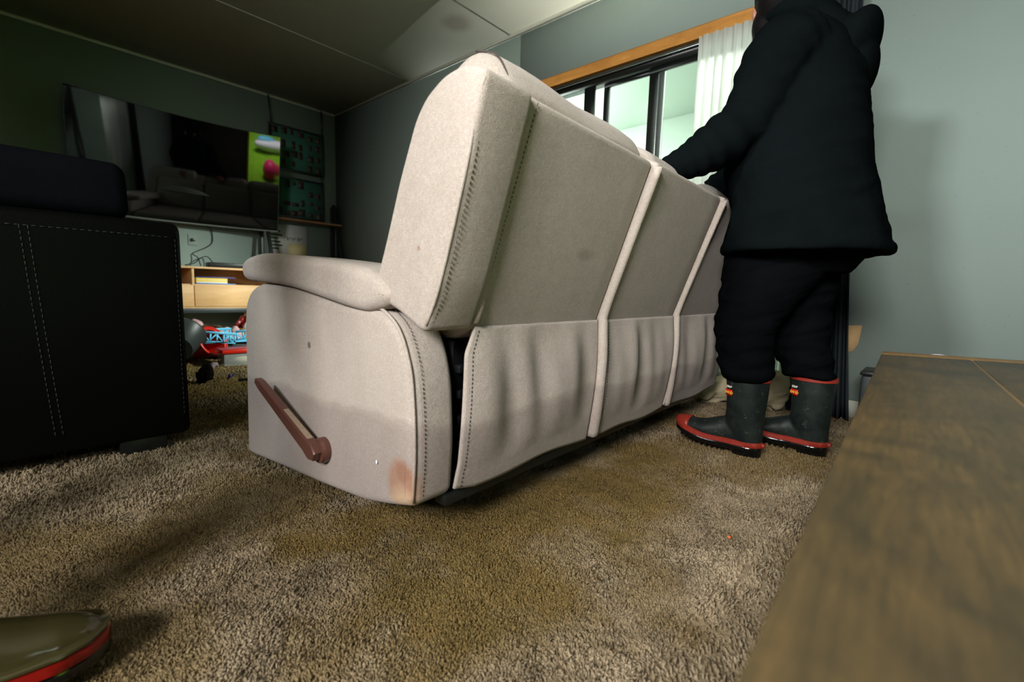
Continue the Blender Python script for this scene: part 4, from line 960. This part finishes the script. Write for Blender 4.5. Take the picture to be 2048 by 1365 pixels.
# cabinet
cb = empty('television_cabinet', (1.0, 4.8, 0), 'pale oak television cabinet with open niches over drawers', 'cabinet')
cx0, cx1 = 0.15, 1.62
def cbx(name, x0, x1, y0, y1, z0, z1, mat, par=cb, bev=0.002): return boxobj(name, (x0 - 1.0, y0 - 4.8, z0), (x1 - 1.0, y1 - 4.8, z1), mat, par, bev)
cbx('top_board', cx0, cx1, 4.60, 5.0, .655, .672, M['oak'])
for x in (cx0, 0.988, cx1 - .018): cbx('divider', x, x + .018, 4.61, 5.0, .33, .655, M['oak'])
cbx('niche_shelf', cx0 + .018, cx1 - .018, 4.625, 5.0, .512, .524, M['oak']); cbx('bottom_board', cx0, cx1, 4.61, 5.0, .318, .332, M['oak']); cbx('back_board', cx0, cx1, 4.99, 5.0, .33, .655, M['oak'])
cbx('drawer', cx0 + .006, .996, 4.60, 4.622, .333, .515, M['oak']); cbx('drawer', 1.003, cx1 - .004, 4.60, 4.622, .333, .515, M['oak'])
cbx('base_frame', cx0 + .02, cx1 - .02, 4.615, 4.98, .277, .318, M['dark_grey'])
for x in (cx0 + .02, cx1 - .06):
    for y in (4.62, 4.94): cbx('leg', x, x + .04, y, y + .04, 0, .277, M['black_metal'])
bx = empty('set_top_box', (1.35, 4.80, .672), 'slim black electronic box on the cabinet top under the television', 'set-top box')
boxobj('casing', (-.20, -.07, .006), (.20, .07, .048), M['black_plastic'], bx, .008)
bm = bmesh.new()
for k in range(24): box3(bm, (-.15 + k * .0125, -.072, .014), (-.144 + k * .0125, -.069, .042))
link('grille', bm_mesh(bm), M['dark_grey'], bx); bm = bmesh.new(); cyl(bm, (.175, -.071, .026), .012, .012, .006, Matrix.Rotation(math.pi / 2, 3, 'X')); link('dial', bm_mesh(bm), M['silver'], bx)
for x in (-.17, .17): boxobj('foot', (x - .012, -.02, 0), (x + .012, .02, .007), M['black_plastic'], bx)
bk = [('navy blue hardback, lowest but one thin book under the stack', M['lightblue_book'], 0.30, .009), ('white', M['paper'], 0.09, .012), ('yellow', M['yellow_book'], 0.235, .010), ('cream', M['cream_book'], 0.235, .011), ('yellow2', M['yellow_book'], .235, .010), ('navy', M['blue_book'], 0.30, .012)]
z = .5245
lab = ['thin blue book at the very bottom of the stack in the niche', 'white covered book lying second from the bottom of the stack', 'yellow book just above the white book in the stack', 'cream book in the middle of the stack in the niche', 'yellow book just under the navy book in the stack', 'wide navy blue book lying on top of the stack']
for (n_, mt_, wd, th), lb in zip(bk, lab):
    wd = max(wd, .235); b = empty('book', (1.03, 4.66, z), lb, 'book', 'books stacked in the cabinet niche')
    boxobj('cover', (0, 0, 0), (wd, .2, th), mt_, b, .001); boxobj('pages', (.004, .004, .002), (wd - .004, .2015, th - .002), M['paper'], b); z += th + .0004

# collage frames
def collage(name, x0, x1, z0, z1, tilt, label, ztop, seed):
    fr = empty(name, ((x0 + x1) / 2, 4.995, z0), label, 'picture frame', 'collage frames hung on cords'); w2 = (x1 - x0) / 2; h = z1 - z0
    bm = bmesh.new()
    for a in (((-w2, -.012, 0), (w2, .01, .02)), ((-w2, -.012, h - .02), (w2, .01, h)), ((-w2, -.012, .02), (-w2 + .02, .01, h - .02)), ((w2 - .02, -.012, .02), (w2, .01, h - .02))): box3(bm, *a, bev=.002)
    me = bm_mesh(bm); sharp(me); link('frame', me, M['black_metal'], fr)
    boxobj('mat_board', (-w2 + .015, -.002, .015), (w2 - .015, .006, h - .015), M['green_card'], fr)
    rs = random.Random(seed)
    for i in range(6):
        for j in range(4):
            if rs.random() < .12: continue
            cx = -w2 + .06 + i * (2 * w2 - .12) / 5 + rs.uniform(-.016, .016); cz = .06 + j * (h - .12) / 3 + rs.uniform(-.016, .016); a, b = rs.uniform(.016, .034), rs.uniform(.018, .040)
            bm = bmesh.new(); box3(bm, (cx - a, -.006, cz - b), (cx + a, -.002, cz + b), mi=rs.choice((0, 0, 0, 1)))
            box3(bm, (cx - a * .5, -.0075, cz - b * .6), (cx + a * .4, -.005, cz + b * .3), mi=rs.choice((0, 1, 2)))
            link('photo', bm_mesh(bm), [M['brown_card'], M['pale_card'], M['pink']], fr)
    for s, dx in ((-1, -.02), (1, 0)):
        bm = bmesh.new(); tube(bm, [(s * (w2 - .02), -.008, h - .01), (s * (w2 - .02) + dx * s * 0 + (dx if s < 0 else 0), -.006, ztop - z0)], .0065, 8); link('hanging_cord', bm_mesh(bm), M['black_plastic'], fr)
    return fr
collage('collage_frame', 1.768, 2.312, 1.70, 2.135, 0, 'green photo collage in black frame hanging just below the ceiling', 2.385, 3)
collage('collage_frame', 1.775, 2.306, 1.225, 1.640, 0, 'green photo collage in black frame hanging below the upper one', 1.705, 5)
# wall chart
ch = empty('wall_chart', (1.94, YW - .004, .80), 'white paper wall chart with coloured bars under the shelf', 'chart')
boxobj('paper', (-.18, -.002, 0), (.19, .002, .36), M['paper'], ch)
bm = bmesh.new(); cs = [3, 0, 1, 3, 2, 1, 1]
for k in range(7): box3(bm, (-.17, -.004, .31 - k * .035), (-.10 + .02 * (k % 3), -.002, .325 - k * .035), mi=cs[k])
link('coloured_bars', bm_mesh(bm), [M['green_card'], M['bright_red'], M['yellow_book'], M['lightblue_book']], ch)
bm = bmesh.new()
for k in range(9): box3(bm, (-.01 + k * .018, -.004, .20 + .01 * (k % 3)), (-.004 + k * .018, -.002, .235 - .006 * (k % 2)))
link('printed_marks', bm_mesh(bm), M['black_plastic'], ch)
boxobj('calendar_page', (.0, -.0045, .02), (.18, -.002, .17), M['cream_book'], ch)
# ladder shelf
ls = empty('ladder_shelf', (2.04, 4.75, 0), 'black ladder shelf with brown boards standing in the far corner', 'shelf')
def bar(name, a, b, wd, mat, par):
    a = Vector(a); b = Vector(b); d = (b - a); bm = bmesh.new(); box(bm, (0, 0, 0), (wd, wd * .8, d.length), .002, d.to_track_quat('Z', 'Y').to_matrix()); me = bm_mesh(bm)
    me.transform(Matrix.Translation((a + b) / 2 - Vector(par.location))); sharp(me); return link(name, me, mat, par)
for x in (1.675, 2.40):
    bar('post', (x, 5.0, 0), (x, 5.0, 1.40), .030, M['black_metal'], ls); bar('post', (x + .008, 4.50, 0), (x + .008, 4.975, 1.42), .030, M['black_metal'], ls)
for (z, y0) in ((1.20, 4.86), (.36, 4.62)):
    boxobj('shelf_board', (1.66 - 2.04, y0 - 4.75, z - .012), (2.45 - 2.04, 4.985 - 4.75, z + .008), M['shelfwood'], ls, .002)

# ================================================================== TOYS AND LITTER
def T(px, py, y): return Vector(at(px, py, 'y', y))
# dark green tub lying tipped
def lathe(bm, prof, n=28, mi=0):
    loft(bm, [[(r * math.cos(2 * math.pi * k / n), r * math.sin(2 * math.pi * k / n), z) for k in range(n)] for r, z in prof], mi=mi)
def place(name, bm, mat, loc, rot, label, cat, smooth=True):
    me = bm_mesh(bm); sharp(me, 50); o = link(name, me, mat); o.location = loc; o.rotation_euler = rot; return tag(o, label, cat)
bm = bmesh.new(); lathe(bm, [(.001, 0), (.09, 0), (.12, .17), (.128, .175), (.125, .18), (.11, .17), (.082, .012), (.001, .012)])
place('plastic_tub', bm, M['dark_grey'], (0.635, 3.44, .125), (math.radians(-66), 0, math.radians(-28)), 'dark grey plastic tub lying on its side among the toys', 'tub')
rb = empty('toy_bucket', (0.80, 3.66, 0.0), 'red orange toy bucket tipped over beside the grey tub', 'bucket')
bm = bmesh.new(); lathe(bm, [(.001, 0), (.07, 0), (.095, .13), (.105, .132), (.105, .14), (.088, .135), (.062, .01), (.001, .01)]); me = bm_mesh(bm); sharp(me); me.transform(Matrix.Translation((0, 0, .09)) @ Matrix.Rotation(math.radians(62), 4, 'X') @ Matrix.Rotation(0.5, 4, 'Y')); link('pail', me, M['toy_red'], rb)
bm = bmesh.new(); tube(bm, [(.103 * math.cos(a), .103 * math.sin(a), .137) for a in np.linspace(0, 2 * math.pi, 30)], .007, 8); me = bm_mesh(bm); me.transform(Matrix.Translation((0, 0, .09)) @ Matrix.Rotation(math.radians(62), 4, 'X') @ Matrix.Rotation(0.5, 4, 'Y')); link('rim', me, M['toy_red'], rb)
bm = bmesh.new(); lathe(bm, [(.001, 0), (.06, 0), (.12, .05), (.155, .10), (.16, .10), (.122, .042), (.062, -.006), (.001, -.006)])
place('cooking_pan', bm, M['black_plastic'], (1.0, 4.12, .20), (math.radians(168), math.radians(8), 0), 'black upturned pan behind the red bucket', 'pan')
# light blue slatted toy rack
rk = empty('toy_rack', (0.96, 3.62, 0.14), 'light blue plastic toy rack with triangular cutouts on top of the toy pile', 'toy')
def rackside(L, nm, mtx):
    bm = bmesh.new(); box3(bm, (0, 0, 0), (L, .012, .012)); box3(bm, (0, 0, .062), (L, .012, .078)); n = max(2, int(L / .04))
    for k in range(n + 1): box(bm, (min(L - .006, k * L / n + .005), .006, .037), (.010, .012, .054))
    for k in range(n): box(bm, ((k + .5) * L / n, .006, .037), (.008, .010, math.hypot(L / n, .05)), 0, Matrix.Rotation((1 if k % 2 else -1) * math.atan2(L / n, .05), 3, 'Y'))
    me = bm_mesh(bm); me.transform(mtx); link(nm, me, M['toy_blue'], rk)
rackside(.20, 'side_panel', Matrix.Translation((-.15, -.03, .0)) @ Matrix.Rotation(.12, 4, 'Y')); rackside(.20, 'side_panel', Matrix.Translation((.07, .0, -.01)) @ Matrix.Rotation(-.10, 4, 'Y')); rackside(.20, 'side_panel', Matrix.Translation((-.13, .13, 0)))
bm = bmesh.new(); box3(bm, (-.15, -.03, -.012), (.26, .14, -.004)); link('tray', bm_mesh(bm), M['toy_blue'], rk)
# things the rack lies on
bm = bmesh.new(); box(bm, (0, 0, .06), (.24, .16, .12), .01); place('toy_box', bm, M['black_plastic'], (1.06, 3.70, 0), (0, 0, .1), 'black toy box under the light blue rack', 'box')
# clear container with red lid
ct = empty('food_container', (0.965, 3.40, 0), 'clear plastic container with glossy red lid in front of the pile', 'container')
bm = bmesh.new(); box3(bm, (-.10, -.07, 0), (.10, .07, .085), .012); me = bm_mesh(bm); sharp(me); link('bowl', me, M['clear'], ct)
bm = bmesh.new(); box3(bm, (-.11, -.08, .085), (.11, .08, .112), .008); me = bm_mesh(bm); sharp(me); link('lid', me, M['toy_red'], ct)
bm = bmesh.new(); ellipsoid(bm, (.02, 0, .04), (.06, .05, .035)); link('contents', bm_mesh(bm), M['cream'], ct)
bm = bmesh.new()
box3(bm, (0, 0, 0), (.06, .04, .02)); box3(bm, (0, 0, .02), (.02, .04, .07)); box3(bm, (.02, 0, .055), (.06, .04, .085)); box3(bm, (.045, 0, .02), (.06, .04, .055))
place('toy_block', bm, M['toy_yellow'], (1.075, 3.42, 0), (0, 0, .1), 'yellow plastic toy block beside the clear container', 'toy')
bm = bmesh.new(); box(bm, (0, 0, .05), (.22, .10, .10), .008, Matrix.Rotation(.1, 3, 'Y')); place('card_box', bm, M['toy_orange'], (1.26, 3.98, .08), (0, 0, .2), 'orange cardboard box at the back of the toy pile', 'box')
bm = bmesh.new(); box(bm, (0, 0, .04), (.5, .22, .08), .01); place('toy_box', bm, M['dark_grey'], (1.30, 4.0, 0), (0, 0, 0), 'dark grey box under the orange cardboard box', 'box')
clothpile('toy_clothes', (1.34, 4.17, .08), (0.24, 0.09, 0.20), plain('red_black_pattern', (120, 16, 16), 0.35, 0.5, 0, 1.0, 22), 'heap of shiny red and black clothes behind the orange box', 12)
bm = bmesh.new(); box(bm, (0, 0, 0), (.055, .003, .085), 0, Matrix.Rotation(.5, 3, 'Y')); place('paper_tag', bm, M['paper'], tuple(T(497, 652, 4.06)), (0, 0, 0), 'white printed tag on the red clothes heap', 'tag')
cp = clothpile('doll_clothes', (1.05, 3.86, .06), (0.09, 0.06, 0.15), M['pink'], 'small pink doll cloth on the pile left of the orange box', 15)
clothpile('cloth', (0.86, 4.30, .0), (0.16, 0.12, 0.25), M['pink'], 'pale pink cloth draped behind the black pan', 17)
clothpile('cloth', (0.66, 3.75, .0), (0.10, 0.08, 0.22), plain('white_mauve_cloth', (170, 172, 184), 0.9), 'pale mauve cloth tucked behind the grey tub', 19)
cl = clothpile('fur_hat', (0.655, 2.86, 0), (0.055, 0.045, 0.085), plain('black_fur', (16, 13, 12), 1.0, 0.05, 0, .3, 60, .8, 90), 'black furry lump lying alone on the carpet', 21); cl['category'] = 'hat'
cf = clothpile('fluff', (0.68, 2.87, .07), (0.04, 0.03, 0.035), M['fluff'], 'grey mauve fluffy tuft on top of the black furry lump', 23); cf['category'] = 'fluff'
bm = bmesh.new(); tube(bm, [(0, 0, .008), (.13, -.07, .008)], .008, 10); place('stick', bm, M['black_plastic'], (0.795, 2.80, 0.003), (0, 0, 0), 'short black stick lying on the carpet near the sofa arm', 'stick')
bm = bmesh.new(); box(bm, (0, 0, .01), (.018, .018, .02), .004); place('bead', bm, M['blue_book'], (0.79, 2.93, 0.003), (0, 0, .4), 'tiny purple bead on the carpet beyond the black stick', 'bead')
bm = bmesh.new(); box(bm, (0, 0, .004), (.04, .008, .008), .002); place('pen_cap', bm, M['dark_grey'], (0.84, 3.0, 0.003), (0, 0, .2), 'tiny dark pen cap on the carpet beyond the purple bead', 'pen cap')
bm = bmesh.new(); ellipsoid(bm, (0, 0, .004), (.006, .004, .003), None, 8); place('leaf', bm, plain('orange_leaf', (190, 96, 48), .8), tuple(at(1458, 1078, 'z', 0.008)), (0, 0, .4), 'tiny orange leaf scrap on the carpet near the table', 'leaf')
print('scene built')
